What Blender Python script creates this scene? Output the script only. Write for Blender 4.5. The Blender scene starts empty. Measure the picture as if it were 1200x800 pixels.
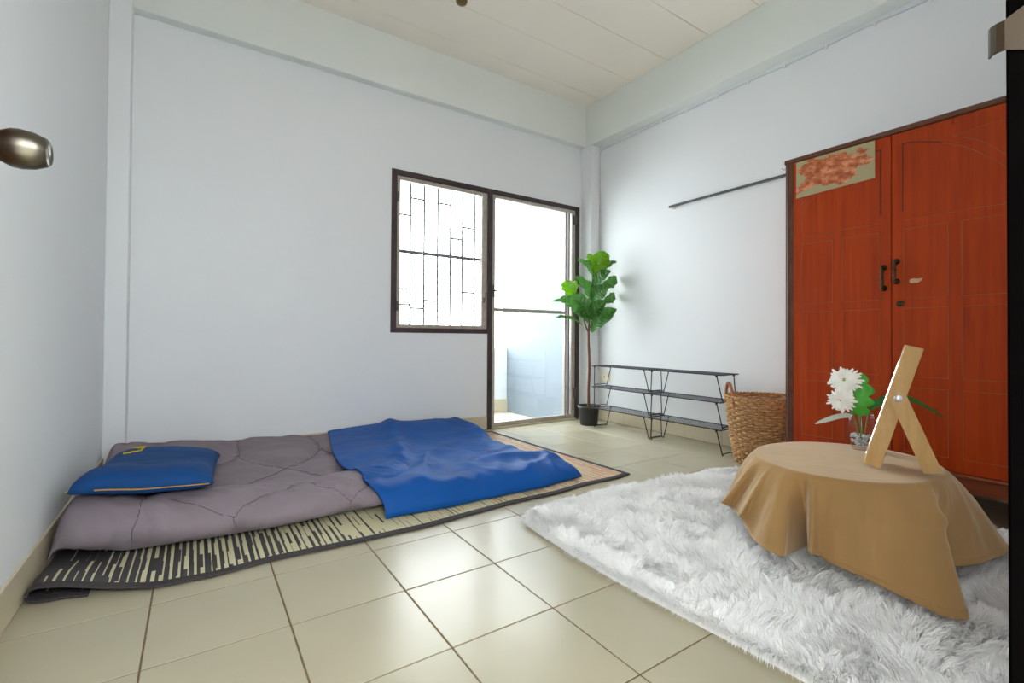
import bpy, bmesh, math, random
import numpy as np
from mathutils import Vector, Matrix, noise as mnoise
from mathutils.bvhtree import BVHTree

rng = np.random.default_rng(7)
random.seed(7)
sc = bpy.context.scene
COL = sc.collection
PI = math.pi

# ------------------------------------------------------------------ camera
yaw, pitch, roll = math.radians(33.74), math.radians(0.63), math.radians(0.39)
fw = Vector((math.sin(yaw) * math.cos(pitch), math.cos(yaw) * math.cos(pitch), math.sin(pitch)))
r0 = Vector((math.cos(yaw), -math.sin(yaw), 0))
u0 = r0.cross(fw)
rr = r0 * math.cos(roll) + u0 * math.sin(roll)
uu = u0 * math.cos(roll) - r0 * math.sin(roll)
cam = bpy.data.cameras.new('camera')
cam.sensor_width = 36
cam.lens = 36 * 553.7 / 1200
cam.shift_y = -9.9 / 1200
cam.clip_start = 0.01
cam_o = bpy.data.objects.new('camera', cam)
COL.objects.link(cam_o)
cam_o.matrix_world = Matrix(((rr.x, uu.x, -fw.x, 0.0955), (rr.y, uu.y, -fw.y, -1.6264), (rr.z, uu.z, -fw.z, 0.736), (0, 0, 0, 1)))
sc.camera = cam_o

# ------------------------------------------------------------------ sky: bright overcast day
w = bpy.data.worlds.new('overcast_sky')
sc.world = w
w.use_nodes = True
bg = w.node_tree.nodes['Background']
bg.inputs[0].default_value = (0.945, 0.975, 1.0, 1)
bg.inputs[1].default_value = 8.0

def portal(name, x0, x1, z0, z1, y, rx=-PI / 2):
    L = bpy.data.lights.new(name, 'AREA')
    L.shape = 'RECTANGLE'; L.size = x1 - x0; L.size_y = z1 - z0
    L.cycles.is_portal = True
    o = bpy.data.objects.new(name, L); COL.objects.link(o)
    o.location = ((x0 + x1) / 2, y, (z0 + z1) / 2)
    o.rotation_euler = (rx, 0, 0)
portal('window_portal', 1.29, 2.03, 0.81, 1.90, 1.80)
portal('door_portal', 2.10, 2.98, 0.0, 1.90, 1.80)
portal('entry_portal', -0.17, 0.66, 0.0, 2.0, -1.63, PI / 2)

vs = sc.view_settings
sc.display_settings.display_device = 'sRGB'
vs.view_transform = 'Standard'; vs.look = 'None'; vs.exposure = 0.76; vs.gamma = 1.0; vs.use_curve_mapping = False
sc.cycles.max_bounces = 14
sc.cycles.diffuse_bounces = 9
sc.cycles.transparent_max_bounces = 16

# ------------------------------------------------------------------ helpers
def srgb(r, g, b):
    f = lambda c: (c / 255 / 12.92) if c / 255 <= 0.04045 else ((c / 255 + 0.055) / 1.055) ** 2.4
    return (f(r), f(g), f(b), 1)

class NT:
    def __init__(s, name):
        s.m = bpy.data.materials.new(name); s.m.use_nodes = True
        s.t = s.m.node_tree; s.b = s.t.nodes['Principled BSDF']
    def n(s, typ, **kw):
        nd = s.t.nodes.new(typ)
        for k, v in kw.items():
            if k.startswith('i_'):
                key = k[2:]; key = int(key) if key.isdigit() else key.replace('_', ' ')
                nd.inputs[key].default_value = v
            else: setattr(nd, k, v)
        return nd
    def l(s, a, b): s.t.links.new(a, b)
    def coord(s, kind='Object', scale=(1, 1, 1)):
        tc = s.n('ShaderNodeTexCoord'); mp = s.n('ShaderNodeMapping')
        mp.inputs['Scale'].default_value = scale
        s.l(tc.outputs[kind], mp.inputs[0]); return mp.outputs[0]
    def noise(s, vec, scale=5, detail=4, rough=0.5):
        nd = s.n('ShaderNodeTexNoise'); nd.inputs['Scale'].default_value = scale
        nd.inputs['Detail'].default_value = detail; nd.inputs['Roughness'].default_value = rough
        if vec is not None: s.l(vec, nd.inputs['Vector'])
        return nd.outputs['Fac']
    def ramp(s, fac, stops, interp='LINEAR'):
        r = s.n('ShaderNodeValToRGB'); r.color_ramp.interpolation = interp
        e = r.color_ramp.elements
        while len(e) < len(stops): e.new(0.5)
        for i, (p, c) in enumerate(stops): e[i].position = p; e[i].color = c
        s.l(fac, r.inputs[0]); return r.outputs[0]
    def mix(s, fac, a, b, mode='MIX'):
        m = s.n('ShaderNodeMixRGB', blend_type=mode)
        for i, v in ((0, fac), (1, a), (2, b)):
            if isinstance(v, (int, float)): m.inputs[i].default_value = v
            elif isinstance(v, tuple): m.inputs[i].default_value = v
            else: s.l(v, m.inputs[i])
        return m.outputs[0]
    def math(s, op, a, b=0.0):
        m = s.n('ShaderNodeMath', operation=op)
        for i, v in ((0, a), (1, b)):
            if isinstance(v, (int, float)): m.inputs[i].default_value = v
            else: s.l(v, m.inputs[i])
        return m.outputs[0]
    def bump(s, h, strength=0.2, dist=0.002):
        b = s.n('ShaderNodeBump'); b.inputs['Strength'].default_value = strength; b.inputs['Distance'].default_value = dist
        s.l(h, b.inputs['Height']); s.l(b.outputs[0], s.b.inputs['Normal'])
    def col(s, v):
        if isinstance(v, tuple): s.b.inputs['Base Color'].default_value = v
        else: s.l(v, s.b.inputs['Base Color'])
    def set(s, rough=0.5, metal=0.0, spec=0.5, coat=0.0, sheen=0.0):
        s.b.inputs['Roughness'].default_value = rough; s.b.inputs['Metallic'].default_value = metal
        s.b.inputs['Specular IOR Level'].default_value = spec; s.b.inputs['Coat Weight'].default_value = coat
        s.b.inputs['Coat Roughness'].default_value = 0.25
        s.b.inputs['Sheen Weight'].default_value = sheen

M = {}
def simple(name, c, rough=0.5, metal=0.0, spec=0.5, nscale=12, var=0.06, bump=0.0, bscale=60, bdist=0.001, coat=0.0, sheen=0.0):
    t = NT(name); v = t.coord()
    f = t.noise(v, nscale, 3)
    dark = tuple(x * (1 - var) for x in c[:3]) + (1,); lite = tuple(min(1, x * (1 + var)) for x in c[:3]) + (1,)
    t.col(t.ramp(f, [(0.3, dark), (0.7, lite)]))
    t.set(rough, metal, spec, coat, sheen)
    if bump: t.bump(t.noise(v, bscale, 2), bump, bdist)
    M[name] = t.m; return t

simple('wall_paint', srgb(226, 229, 232), 0.55, spec=0.3, nscale=1.2, var=0.015, bump=0.25, bscale=90, bdist=0.0006)
simple('beam_paint', srgb(224, 229, 226), 0.6, spec=0.3, nscale=1.5, var=0.02, bump=0.15, bscale=70, bdist=0.0006)
simple('ceiling_board', srgb(243, 237, 226), 0.75, spec=0.2, nscale=2, var=0.02)
simple('ceiling_joint', srgb(216, 209, 197), 0.9)
simple('grout', srgb(112, 92, 66), 0.9, nscale=30, var=0.25)
t = simple('floor_tile', srgb(178, 170, 146), 0.24, spec=0.5, nscale=3, var=0.03, bump=0.10, bscale=160, bdist=0.0004)
simple('skirting_tile', srgb(202, 190, 164), 0.3, nscale=3, var=0.04)
simple('dark_frame', srgb(58, 46, 46), 0.5, nscale=20, var=0.25, bump=0.2, bscale=40)
simple('jamb_shade', srgb(5, 4, 4), 0.9, spec=0.0, nscale=20, var=0.2)  # dark frame colour taken to near black to stand in for unlit shade
simple('aluminium', srgb(176, 168, 158), 0.45, metal=0.35, nscale=25, var=0.12)
simple('rust_bar', srgb(96, 92, 98), 0.7, spec=0.2)
simple('pale_bar', srgb(96, 98, 106), 0.6, spec=0.2)
simple('steel', srgb(112, 107, 96), 0.30, metal=1.0, nscale=15, var=0.12)
simple('chrome', srgb(214, 218, 226), 0.25, metal=0.6)
simple('door_paint', srgb(120, 84, 60), 0.5)
simple('balcony_wall', srgb(122, 132, 143), 0.7, nscale=2, var=0.03)
simple('balcony_floor', srgb(214, 206, 192), 0.5)
simple('white_plastic', srgb(232, 230, 222), 0.4)
simple('socket_cream', srgb(228, 222, 200), 0.4)
simple('black_hole', srgb(25, 22, 20), 0.7)
simple('cable_white', srgb(206, 208, 210), 0.5)
simple('rod_grey', srgb(88, 92, 98), 0.45, metal=0.3)
simple('rack_black', srgb(28, 28, 33), 0.45, metal=0.2)
simple('rack_mesh', srgb(70, 74, 92), 0.4, metal=0.3)
simple('pot_black', srgb(42, 42, 42), 0.55, bump=0.1)
simple('soil', srgb(58, 44, 34), 0.95, nscale=60, var=0.4, bump=0.8, bscale=80, bdist=0.006)
simple('bark', srgb(112, 74, 56), 0.8, nscale=40, var=0.25, bump=0.4, bscale=60)
simple('bronze', srgb(74, 62, 44), 0.4, metal=0.9, nscale=60, var=0.5)
simple('brass_dull', srgb(120, 98, 58), 0.4, metal=0.7)
simple('chip_tan', srgb(206, 172, 128), 0.8)
simple('groove_tan', srgb(150, 92, 48), 0.6)
simple('groove_dark', srgb(66, 30, 14), 0.5)
simple('moulding', srgb(92, 52, 30), 0.4, nscale=20, var=0.2, coat=0.2)
simple('rug_back', srgb(244, 240, 236), 0.9)
simple('mat_border', srgb(58, 52, 54), 0.85, nscale=120, var=0.3, bump=0.4, bscale=300)
simple('thread', srgb(62, 52, 54), 0.9)
simple('yellow_thread', srgb(214, 190, 40), 0.6)
simple('piping_gold', srgb(196, 140, 30), 0.5)
simple('green_leafy', srgb(66, 172, 36), 0.45, nscale=20, var=0.2)
simple('blade_green', srgb(44, 112, 36), 0.4, nscale=20, var=0.2)
simple('blade_lit', srgb(206, 216, 204), 0.4)  # bright light on the blade put into a pale base colour
simple('stem_green', srgb(96, 140, 70), 0.5)
simple('pollen', srgb(214, 206, 120), 0.8, nscale=100, var=0.3)

# wood grain for the wardrobe (grain runs vertically)
def wood(name, c1, c2, sc3, rough, coat, gs=1.0, spec=0.4):
    t = NT(name); v = t.coord('Object', sc3)
    f = t.noise(v, 6 * gs, 6, 0.6)
    v2 = t.coord('Object', tuple(s * 4 for s in sc3)); f2 = t.noise(v2, 9 * gs, 4, 0.6)
    c = t.ramp(f, [(0.3, c1), (0.7, c2)])
    c = t.mix(t.math('MULTIPLY', f2, 0.35), c, tuple(x * 0.55 for x in c1[:3]) + (1,))
    t.col(c); t.set(rough, 0, spec, coat)
    t.bump(f2, 0.06, 0.0006)
    M[name] = t.m
wood('wardrobe_wood', srgb(152, 47, 2), srgb(186, 67, 4), (7, 7, 0.35), 0.40, 0.06, 1.0, 0.25)
wood('plinth_wood', srgb(112, 52, 24), srgb(140, 66, 30), (7, 0.5, 7), 0.45, 0.2)
wood('beech', srgb(196, 152, 88), srgb(216, 176, 112), (6, 6, 1.2), 0.5, 0.1)

# transparent panes
def pane_mat(name, tint, refl):
    t = NT(name); t.t.nodes.remove(t.b)
    tr = t.n('ShaderNodeBsdfTransparent'); tr.inputs[0].default_value = tint
    gl = t.n('ShaderNodeBsdfGlossy'); gl.inputs['Roughness'].default_value = 0.02
    lw = t.n('ShaderNodeLayerWeight'); lw.inputs[0].default_value = 0.5
    k = t.math('ADD', t.math('MULTIPLY', t.math('POWER', lw.outputs['Facing'], 4.0), refl), 0.04 * refl)
    mx = t.n('ShaderNodeMixShader'); t.l(k, mx.inputs[0]); t.l(tr.outputs[0], mx.inputs[1]); t.l(gl.outputs[0], mx.inputs[2])
    t.l(mx.outputs[0], t.t.nodes['Material Output'].inputs[0]); M[name] = t.m
pane_mat('window_glass', (0.95, 0.97, 0.97, 1), 1.0)
pane_mat('vase_glass', (0.97, 0.98, 0.98, 1), 0.5)
t = NT('bead_glass'); t.col((0.86, 0.89, 0.9, 1)); t.set(0.08, 0, 0.8); t.b.inputs['Transmission Weight'].default_value = 0.45; t.b.inputs['IOR'].default_value = 1.2; M['bead_glass'] = t.m

t = NT('mirror'); t.col((0.9, 0.92, 0.93, 1)); t.set(0.03, 1.0); M['mirror'] = t.m

# woven mat: charcoal with cream stripes at one end, cream with dark dashes, then red dashes
t = NT('mat_weave')
tc = t.n('ShaderNodeTexCoord'); sp = t.n('ShaderNodeSeparateXYZ'); t.l(tc.outputs['UV'], sp.inputs[0])
x, y = sp.outputs[0], sp.outputs[1]
def lines(pitch, seed, x0, x1, d0, d1, jit, brk):
    """long weft lines of the given pitch; the inked share of each pitch goes from d0 at x0 to d1 at x1"""
    u = t.math('DIVIDE', x, pitch); cx = t.math('FLOOR', u); fr = t.math('FRACT', u)
    wn = t.n('ShaderNodeTexWhiteNoise', noise_dimensions='1D'); t.l(t.math('ADD', cx, seed), wn.inputs['W'])
    # each line steps in width and breaks off in blocks along y
    st = t.math('FLOOR', t.math('ADD', t.math('MULTIPLY', y, 9.0), t.math('MULTIPLY', wn.outputs[0], 7.0)))
    cb = t.n('ShaderNodeCombineXYZ'); t.l(cx, cb.inputs[0]); t.l(st, cb.inputs[1])
    w2 = t.n('ShaderNodeTexWhiteNoise', noise_dimensions='2D'); t.l(cb.outputs[0], w2.inputs['Vector'])
    mr = t.n('ShaderNodeMapRange'); t.l(x, mr.inputs[0])
    for k, q in ((1, x0), (2, x1), (3, d0), (4, d1)): mr.inputs[k].default_value = q
    duty = t.math('ADD', mr.outputs[0], t.math('MULTIPLY', t.math('SUBTRACT', w2.outputs[0], 0.5), jit))
    duty = t.math('ADD', duty, t.math('MULTIPLY', t.math('SUBTRACT', wn.outputs[0], 0.5), brk))
    return t.math('LESS_THAN', fr, duty)
dk, cr, rd = srgb(52, 51, 60), srgb(206, 200, 164), srgb(186, 112, 84)
is_dark = lines(0.021, 3.0, -0.30, 0.82, 0.98, -0.05, 0.62, 0.20)
is_red = t.math('MULTIPLY', lines(0.015, 11.0, 0.85, 2.0, -0.05, 0.72, 0.7, 0.2), t.math('GREATER_THAN', x, 0.78))
wv = t.n('ShaderNodeTexChecker'); wv.inputs['Scale'].default_value = 150; t.l(tc.outputs['UV'], wv.inputs['Vector'])
cc = t.mix(t.math('MULTIPLY', is_red, 0.75), cr, rd); cc = t.mix(is_dark, cc, dk)
cc = t.mix(t.math('MULTIPLY', wv.outputs['Fac'], 0.16), cc, tuple(v * 0.45 for v in cr[:3]) + (1,))
t.col(cc); t.set(0.6, spec=0.35); t.bump(wv.outputs['Fac'], 0.25, 0.0008); M['mat_weave'] = t.m

def fabric(name, c, rough=0.8, sheen=0.25, wr=0.25, ws=18, wscale=(1, 1, 1), tint=None):
    t = NT(name); v = t.coord('Object', wscale)
    f = t.noise(v, 4, 3); d = tuple(q * 0.9 for q in c[:3]) + (1,); h = tuple(min(1, q * 1.08) for q in c[:3]) + (1,)
    t.col(t.ramp(f, [(0.3, d), (0.7, h)])); t.set(rough, 0, 0.12, 0, sheen); t.b.inputs['Sheen Tint'].default_value = tint or h; t.b.inputs['Sheen Roughness'].default_value = 0.4
    a = t.noise(v, ws, 5, 0.6); b = t.noise(v, 700, 1)
    t.bump(t.math('ADD', a, t.math('MULTIPLY', b, 0.12)), wr, 0.006)
    M[name] = t.m
fabric('quilt_fabric', srgb(134, 123, 131), 0.6, 0.10, 0.45, 22, (0.6, 1.6, 1))
fabric('blanket_blue', srgb(22, 82, 158), 0.5, 0.05, 0.35, 16)
fabric('pillow_blue', srgb(26, 70, 126), 0.65, 0.03, 0.18, 10)
fabric('khaki_cloth', srgb(168, 132, 86), 0.9, 0.7, 0.22, 14, (1, 1, 1), (0.95, 0.84, 0.68, 1))

# rug pile
t = NT('fur_white'); t.col((0.965, 0.962, 0.958, 1)); t.set(0.6, 0, 0.3, 0, 0.0); M['fur_white'] = t.m

# fig leaf: translucent, paler veins along the blade (uv: u across -1..1, v along 0..1)
def fig_mat(name, c, cv, trans):
    t = NT(name); tc = t.n('ShaderNodeTexCoord'); sp = t.n('ShaderNodeSeparateXYZ'); t.l(tc.outputs['UV'], sp.inputs[0])
    au = t.math('ABSOLUTE', t.math('SUBTRACT', t.math('MULTIPLY', sp.outputs[0], 2.0), 1.0))
    mid = t.math('LESS_THAN', au, 0.045)
    ph = t.math('FRACT', t.math('MULTIPLY', t.math('SUBTRACT', sp.outputs[1], t.math('MULTIPLY', au, 0.16)), 8.0))
    side = t.math('LESS_THAN', ph, 0.20)
    vein = t.math('MAXIMUM', mid, t.math('MULTIPLY', side, 0.8))
    cc = t.mix(vein, c, cv); t.col(cc); t.set(0.32, 0, 0.5)
    t.bump(t.math('ADD', vein, t.math('MULTIPLY', t.math('ABSOLUTE', t.math('SUBTRACT', ph, 0.5)), 2.0)), 0.9, 0.006)
    tl = t.n('ShaderNodeBsdfTranslucent'); t.l(t.mix(vein, cv, c), tl.inputs[0])
    mx = t.n('ShaderNodeMixShader'); mx.inputs[0].default_value = trans
    t.l(t.b.outputs[0], mx.inputs[1]); t.l(tl.outputs[0], mx.inputs[2]); t.l(mx.outputs[0], t.t.nodes['Material Output'].inputs[0]); M[name] = t.m
fig_mat('fig_leaf', srgb(34, 92, 26), srgb(104, 166, 74), 0.22)
fig_mat('fig_leaf_backlit', srgb(132, 188, 26), srgb(66, 128, 16), 0.42)  # yellow-green copy of the leaf with backlight put into the colour
t = NT('petal_white'); t.col((0.95, 0.95, 0.90, 1)); t.set(0.5, 0, 0.3); M['petal_white'] = t.m
# wicker
t = NT('wicker'); v = t.coord('Object', (1, 1, 3)); f = t.noise(v, 55, 3, 0.7)
t.col(t.ramp(f, [(0.30, srgb(128, 82, 44)), (0.5, srgb(190, 146, 96)), (0.72, srgb(222, 188, 140))])); t.set(0.6, spec=0.35); M['wicker'] = t.m
simple('wicker_handle', srgb(164, 104, 58), 0.55, nscale=60, var=0.3)
# torn paper remnant
t = NT('torn_paper'); v = t.coord('Object', (1, 1, 1.6)); f = t.noise(v, 11, 6, 0.6); f2 = t.noise(v, 30, 4, 0.6)
tc = t.n('ShaderNodeTexCoord'); sp = t.n('ShaderNodeSeparateXYZ'); t.l(tc.outputs['UV'], sp.inputs[0])
eu = t.math('ABSOLUTE', t.math('SUBTRACT', sp.outputs[0], 0.47)); ev = t.math('ABSOLUTE', t.math('SUBTRACT', sp.outputs[1], 0.55))
edge = t.math('MAXIMUM', t.math('MULTIPLY', eu, 1.0), t.math('MULTIPLY', ev, 1.05))
torn = t.math('LESS_THAN', t.math('ADD', edge, t.math('MULTIPLY', t.math('SUBTRACT', f, 0.5), 0.9)), 0.385)
inner = t.ramp(f2, [(0.35, srgb(150, 74, 34)), (0.5, srgb(188, 104, 60)), (0.62, srgb(214, 146, 108))])
t.col(t.mix(torn, srgb(164, 154, 116), inner)); t.set(0.6); t.bump(torn, 0.3, 0.001); M['torn_paper'] = t.m

def tagit(o, label=None, cat=None, group=None, kind=None):
    if label: o['label'] = label
    if cat: o['category'] = cat
    if group: o['group'] = group
    if kind: o['kind'] = kind
    return o
def link(name, me, parent=None, loc=None):
    o = bpy.data.objects.new(name, me); COL.objects.link(o)
    if parent is not None: o.parent = parent
    if loc is not None: o.location = loc
    return o
def thing(name, label, cat, loc=(0, 0, 0), group=None, kind=None, rz=0):
    o = link(name, None, None, loc); o.empty_display_size = 0.05; o.rotation_euler = (0, 0, rz)
    return tagit(o, label, cat, group, kind)

class MB:
    """collects polygons for one mesh"""
    def __init__(s): s.v = []; s.f = []; s.uv = None
    def add(s, vs, fs):
        n = len(s.v); s.v += [tuple(p) for p in vs]; s.f += [tuple(i + n for i in q) for q in fs]; return s
    def box(s, a, b):
        x0, y0, z0 = a; x1, y1, z1 = b
        return s.add([(x0, y0, z0), (x1, y0, z0), (x1, y1, z0), (x0, y1, z0), (x0, y0, z1), (x1, y0, z1), (x1, y1, z1), (x0, y1, z1)],
                     [(0, 3, 2, 1), (4, 5, 6, 7), (0, 1, 5, 4), (1, 2, 6, 5), (2, 3, 7, 6), (3, 0, 4, 7)])
    def bbox(s, a, b, e):
        """box with all edges chamfered by e"""
        x0, y0, z0 = a; x1, y1, z1 = b
        vs = []; idx = {}
        for ax in range(3):
            for sx in (0, 1):
                for sy in (0, 1):
                    for sz in (0, 1):
                        p = [(x0, x1)[sx], (y0, y1)[sy], (z0, z1)[sz]]
                        for k, sg in enumerate((sx, sy, sz)):
                            if k != ax: p[k] += e if sg == 0 else -e
                        idx[(ax, sx, sy, sz)] = len(vs); vs.append(p)
        fs = []
        I = idx
        for ax in range(3):
            o1, o2 = [k for k in range(3) if k != ax]
            for sd in (0, 1):
                q = []
                for a_, b_ in ((0, 0), (1, 0), (1, 1), (0, 1)):
                    k = [0, 0, 0]; k[ax] = sd; k[o1] = a_; k[o2] = b_; q.append(I[(ax, *k)])
                fs.append(q)
            for a_ in (0, 1):
                for b_ in (0, 1):
                    k0 = [0, 0, 0]; k0[o1] = a_; k0[o2] = b_; k1 = list(k0); k1[ax] = 1
                    fs.append([I[(o1, *k0)], I[(o1, *k1)], I[(o2, *k1)], I[(o2, *k0)]])
        for sx in (0, 1):
            for sy in (0, 1):
                for sz in (0, 1): fs.append([I[(0, sx, sy, sz)], I[(1, sx, sy, sz)], I[(2, sx, sy, sz)]])
        return s.add(vs, fs)
    def tube(s, pts, r, n=8, closed=False, cap=True):
        pts = [Vector(p) for p in pts]; m = len(pts)
        rs = r if isinstance(r, (list, tuple, np.ndarray)) else [r] * m
        vs = []; up = None
        for i, p in enumerate(pts):
            if closed: d = pts[(i + 1) % m] - pts[i - 1]
            else: d = pts[min(i + 1, m - 1)] - pts[max(i - 1, 0)]
            if d.length < 1e-9: d = Vector((0, 0, 1))
            d.normalize()
            if up is None:
                up = Vector((0, 0, 1)) if abs(d.z) < 0.9 else Vector((1, 0, 0))
            a = up - d * up.dot(d)
            if a.length < 1e-6: a = d.orthogonal()
            a.normalize(); b = d.cross(a); up = a
            for k in range(n):
                t_ = 2 * PI * k / n; vs.append(p + a * (rs[i] * math.cos(t_)) + b * (rs[i] * math.sin(t_)))
        fs = []
        for i in range(m if closed else m - 1):
            j = (i + 1) % m
            for k in range(n): fs.append((i * n + k, i * n + (k + 1) % n, j * n + (k + 1) % n, j * n + k))
        if cap and not closed: fs.append(tuple(range(n - 1, -1, -1))); fs.append(tuple((m - 1) * n + k for k in range(n)))
        return s.add(vs, fs)
    def bar(s, p, q, wx, wy, up=(0, 0, 1)):
        """straight bar of rectangular section from p to q"""
        p, q = Vector(p), Vector(q); d = (q - p).normalized(); a = Vector(up); a = (a - d * a.dot(d)).normalized(); b = d.cross(a)
        vs = [c + a * (i * wx / 2) + b * (j * wy / 2) for c in (p, q) for i, j in ((-1, -1), (1, -1), (1, 1), (-1, 1))]
        return s.add(vs, [(3, 2, 1, 0), (4, 5, 6, 7), (0, 1, 5, 4), (1, 2, 6, 5), (2, 3, 7, 6), (3, 0, 4, 7)])
    def lathe(s, prof, n=24, c=(0, 0, 0), axis='z'):
        vs = []
        for r, z in prof:
            for k in range(n):
                a = 2 * PI * k / n; q = (r * math.cos(a), r * math.sin(a), z)
                if axis == 'x': q = (q[2], q[0], q[1])
                if axis == 'y': q = (q[0], q[2], q[1])
                vs.append((q[0] + c[0], q[1] + c[1], q[2] + c[2]))
        fs = [(i * n + k, i * n + (k + 1) % n, (i + 1) * n + (k + 1) % n, (i + 1) * n + k) for i in range(len(prof) - 1) for k in range(n)]
        if prof[0][0] > 1e-6: fs.append(tuple(range(n - 1, -1, -1)))
        if prof[-1][0] > 1e-6: fs.append(tuple((len(prof) - 1) * n + k for k in range(n)))
        return s.add(vs, fs)
    def grid(s, P, closed_u=False):
        """P[i][j] points"""
        P = np.asarray(P); a, b = P.shape[:2]
        fs = []
        for i in range(a if closed_u else a - 1):
            i2 = (i + 1) % a
            for j in range(b - 1): fs.append((i * b + j, i2 * b + j, i2 * b + j + 1, i * b + j + 1))
        return s.add(P.reshape(-1, 3).tolist(), fs)
    def mesh(s, name, mat, smooth=False):
        me = bpy.data.meshes.new(name); me.from_pydata(s.v, [], s.f)
        bm = bmesh.new(); bm.from_mesh(me); bmesh.ops.recalc_face_normals(bm, faces=bm.faces); bm.to_mesh(me); bm.free()
        me.materials.append(M[mat])
        if smooth: me.polygons.foreach_set('use_smooth', [True] * len(me.polygons))
        me.update(); return me
    def obj(s, name, mat, parent=None, smooth=False, loc=None): return link(name, s.mesh(name, mat, smooth), parent, loc)

def fast_mesh(name, V, F, mat, smooth=True, uv=None):
    """V (n,3), F (m,k) arrays"""
    V = np.asarray(V, np.float32); F = np.asarray(F, np.int32)
    me = bpy.data.meshes.new(name); k = F.shape[1]
    me.vertices.add(len(V)); me.vertices.foreach_set('co', V.ravel())
    me.loops.add(F.size); me.loops.foreach_set('vertex_index', F.ravel())
    me.polygons.add(len(F)); me.polygons.foreach_set('loop_start', np.arange(0, F.size, k, dtype=np.int32))
    me.polygons.foreach_set('use_smooth', np.full(len(F), smooth))
    me.update(calc_edges=True)
    if uv is not None:
        l = me.uv_layers.new(name='UVMap'); l.data.foreach_set('uv', np.asarray(uv, np.float32)[F.ravel()].ravel())
    me.materials.append(M[mat]); me.validate(); return me
def grid_faces(a, b, closed=False):
    i = np.arange(a if closed else a - 1)[:, None]; j = np.arange(b - 1)[None, :]; i2 = (i + 1) % a
    return np.stack([i * b + j, i2 * b + j, i2 * b + j + 1, i * b + j + 1], -1).reshape(-1, 4)
def catmull(P, n, closed=False):
    P = np.asarray(P, float); m = len(P)
    ts = np.linspace(0, m if closed else m - 1, n, endpoint=not closed)
    out = []
    for t_ in ts:
        i = min(int(t_), (m - 1) if closed else m - 2); f = t_ - i
        g = (lambda k: P[k % m]) if closed else (lambda k: P[min(max(k, 0), m - 1)])
        p0, p1, p2, p3 = g(i - 1), g(i), g(i + 1), g(i + 2)
        out.append(0.5 * ((2 * p1) + (-p0 + p2) * f + (2 * p0 - 5 * p1 + 4 * p2 - p3) * f * f + (-p0 + 3 * p1 - 3 * p2 + p3) * f ** 3))
    return np.array(out)
_tab = np.random.default_rng(3).random((256, 256))
def vnoise(x, y):
    xi = np.floor(x).astype(int); yi = np.floor(y).astype(int); fx = x - xi; fy = y - yi
    fx = fx * fx * (3 - 2 * fx); fy = fy * fy * (3 - 2 * fy)
    g = lambda a, b: _tab[a % 256, b % 256]
    return (g(xi, yi) * (1 - fx) + g(xi + 1, yi) * fx) * (1 - fy) + (g(xi, yi + 1) * (1 - fx) + g(xi + 1, yi + 1) * fx) * fy
def fbm(x, y, o=3):
    s = 0; a = 0.5
    for k in range(o): s = s + a * (vnoise(x * 2 ** k + 17.3 * k, y * 2 ** k + 5.1 * k) - 0.5); a *= 0.5
    return s
def sm(a, b, x): t_ = np.clip((x - a) / (b - a), 0, 1); return t_ * t_ * (3 - 2 * t_)

# ------------------------------------------------------------------ room shell
XL, XR, YB, YF, ZC = -0.30, 3.16, 1.658, -1.52, 2.86
T = 0.305
def S(o, label, cat): return tagit(o, label, cat, kind='structure')

fl = S(MB().box((XL - 0.1, YF - 0.1, -0.10), (XR + 0.1, YB + 0.12, -0.0018)).obj('floor', 'grout'), 'cream glazed tile floor with thin brown grout lines', 'floor')
tile_cache = {}
def tile_mesh(wx, wy):
    k = (round(wx, 4), round(wy, 4))
    if k not in tile_cache: tile_cache[k] = MB().bbox((-wx / 2, -wy / 2, -0.008), (wx / 2, wy / 2, 0), 0.0012).mesh('tile', 'floor_tile')
    return tile_cache[k]
G = 0.0020
for i in range(-1, 11):
    for j in range(-5, 6):
        x0, x1 = max(i * T, XL) + G, min((i + 1) * T, XR) - G
        y0, y1 = max(j * T, YF) + G, min((j + 1) * T, YB) - G
        if x1 - x0 < 0.02 or y1 - y0 < 0.02: continue
        o = link('tile', tile_mesh(x1 - x0, y1 - y0), fl, ((x0 + x1) / 2, (y0 + y1) / 2, random.uniform(-0.0002, 0.0002)))
        o.rotation_euler = (random.gauss(0, 0.0012), random.gauss(0, 0.0012), 0)

ce = S(MB().box((XL - 0.1, YF - 0.1, ZC + 0.006), (XR + 0.1, YB + 0.1, ZC + 0.1)).obj('ceiling', 'ceiling_joint'), 'off-white boarded ceiling with long narrow joints', 'ceiling')
seams = [YB] + [1.408 - 0.355 * k for k in range(9)]
for a, b in zip(seams[:-1], seams[1:]):
    b = max(b, YF)
    if a - b > 0.03: MB().bbox((XL, b + 0.0015, ZC), (XR, a - 0.0015, ZC + 0.01), 0.001).obj('panel', 'ceiling_board', ce)

S(MB().box((XL - 0.1, YF - 0.1, -0.003), (XL, YB + 0.12, ZC + 0.01)).obj('wall_left', 'wall_paint'), 'pale plastered wall beside the pillow end of the bed', 'wall')
S(MB().box((XR, YF - 0.1, -0.003), (XR + 0.1, YB + 0.12, ZC + 0.01)).obj('wall_right', 'wall_paint'), 'white plastered wall behind the wardrobe and wire racks', 'wall')
WX0, WX1, WZ0, WZ1, DX1 = 1.245, 2.05, 0.771, 1.948, 3.03
b = MB()
b.box((XL, YB, -0.003), (WX0, YB + 0.12, ZC + 0.01)).box((WX0, YB, -0.003), (WX1, YB + 0.12, WZ0)).box((WX0, YB, WZ1), (DX1, YB + 0.12, ZC + 0.01)).box((DX1, YB, -0.003), (XR, YB + 0.12, ZC + 0.01))
S(b.obj('wall_back', 'wall_paint'), 'white plastered wall around the window and balcony door', 'wall')
EX0, EX1 = -0.172, 0.66      # entry door opening
b = MB()
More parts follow.
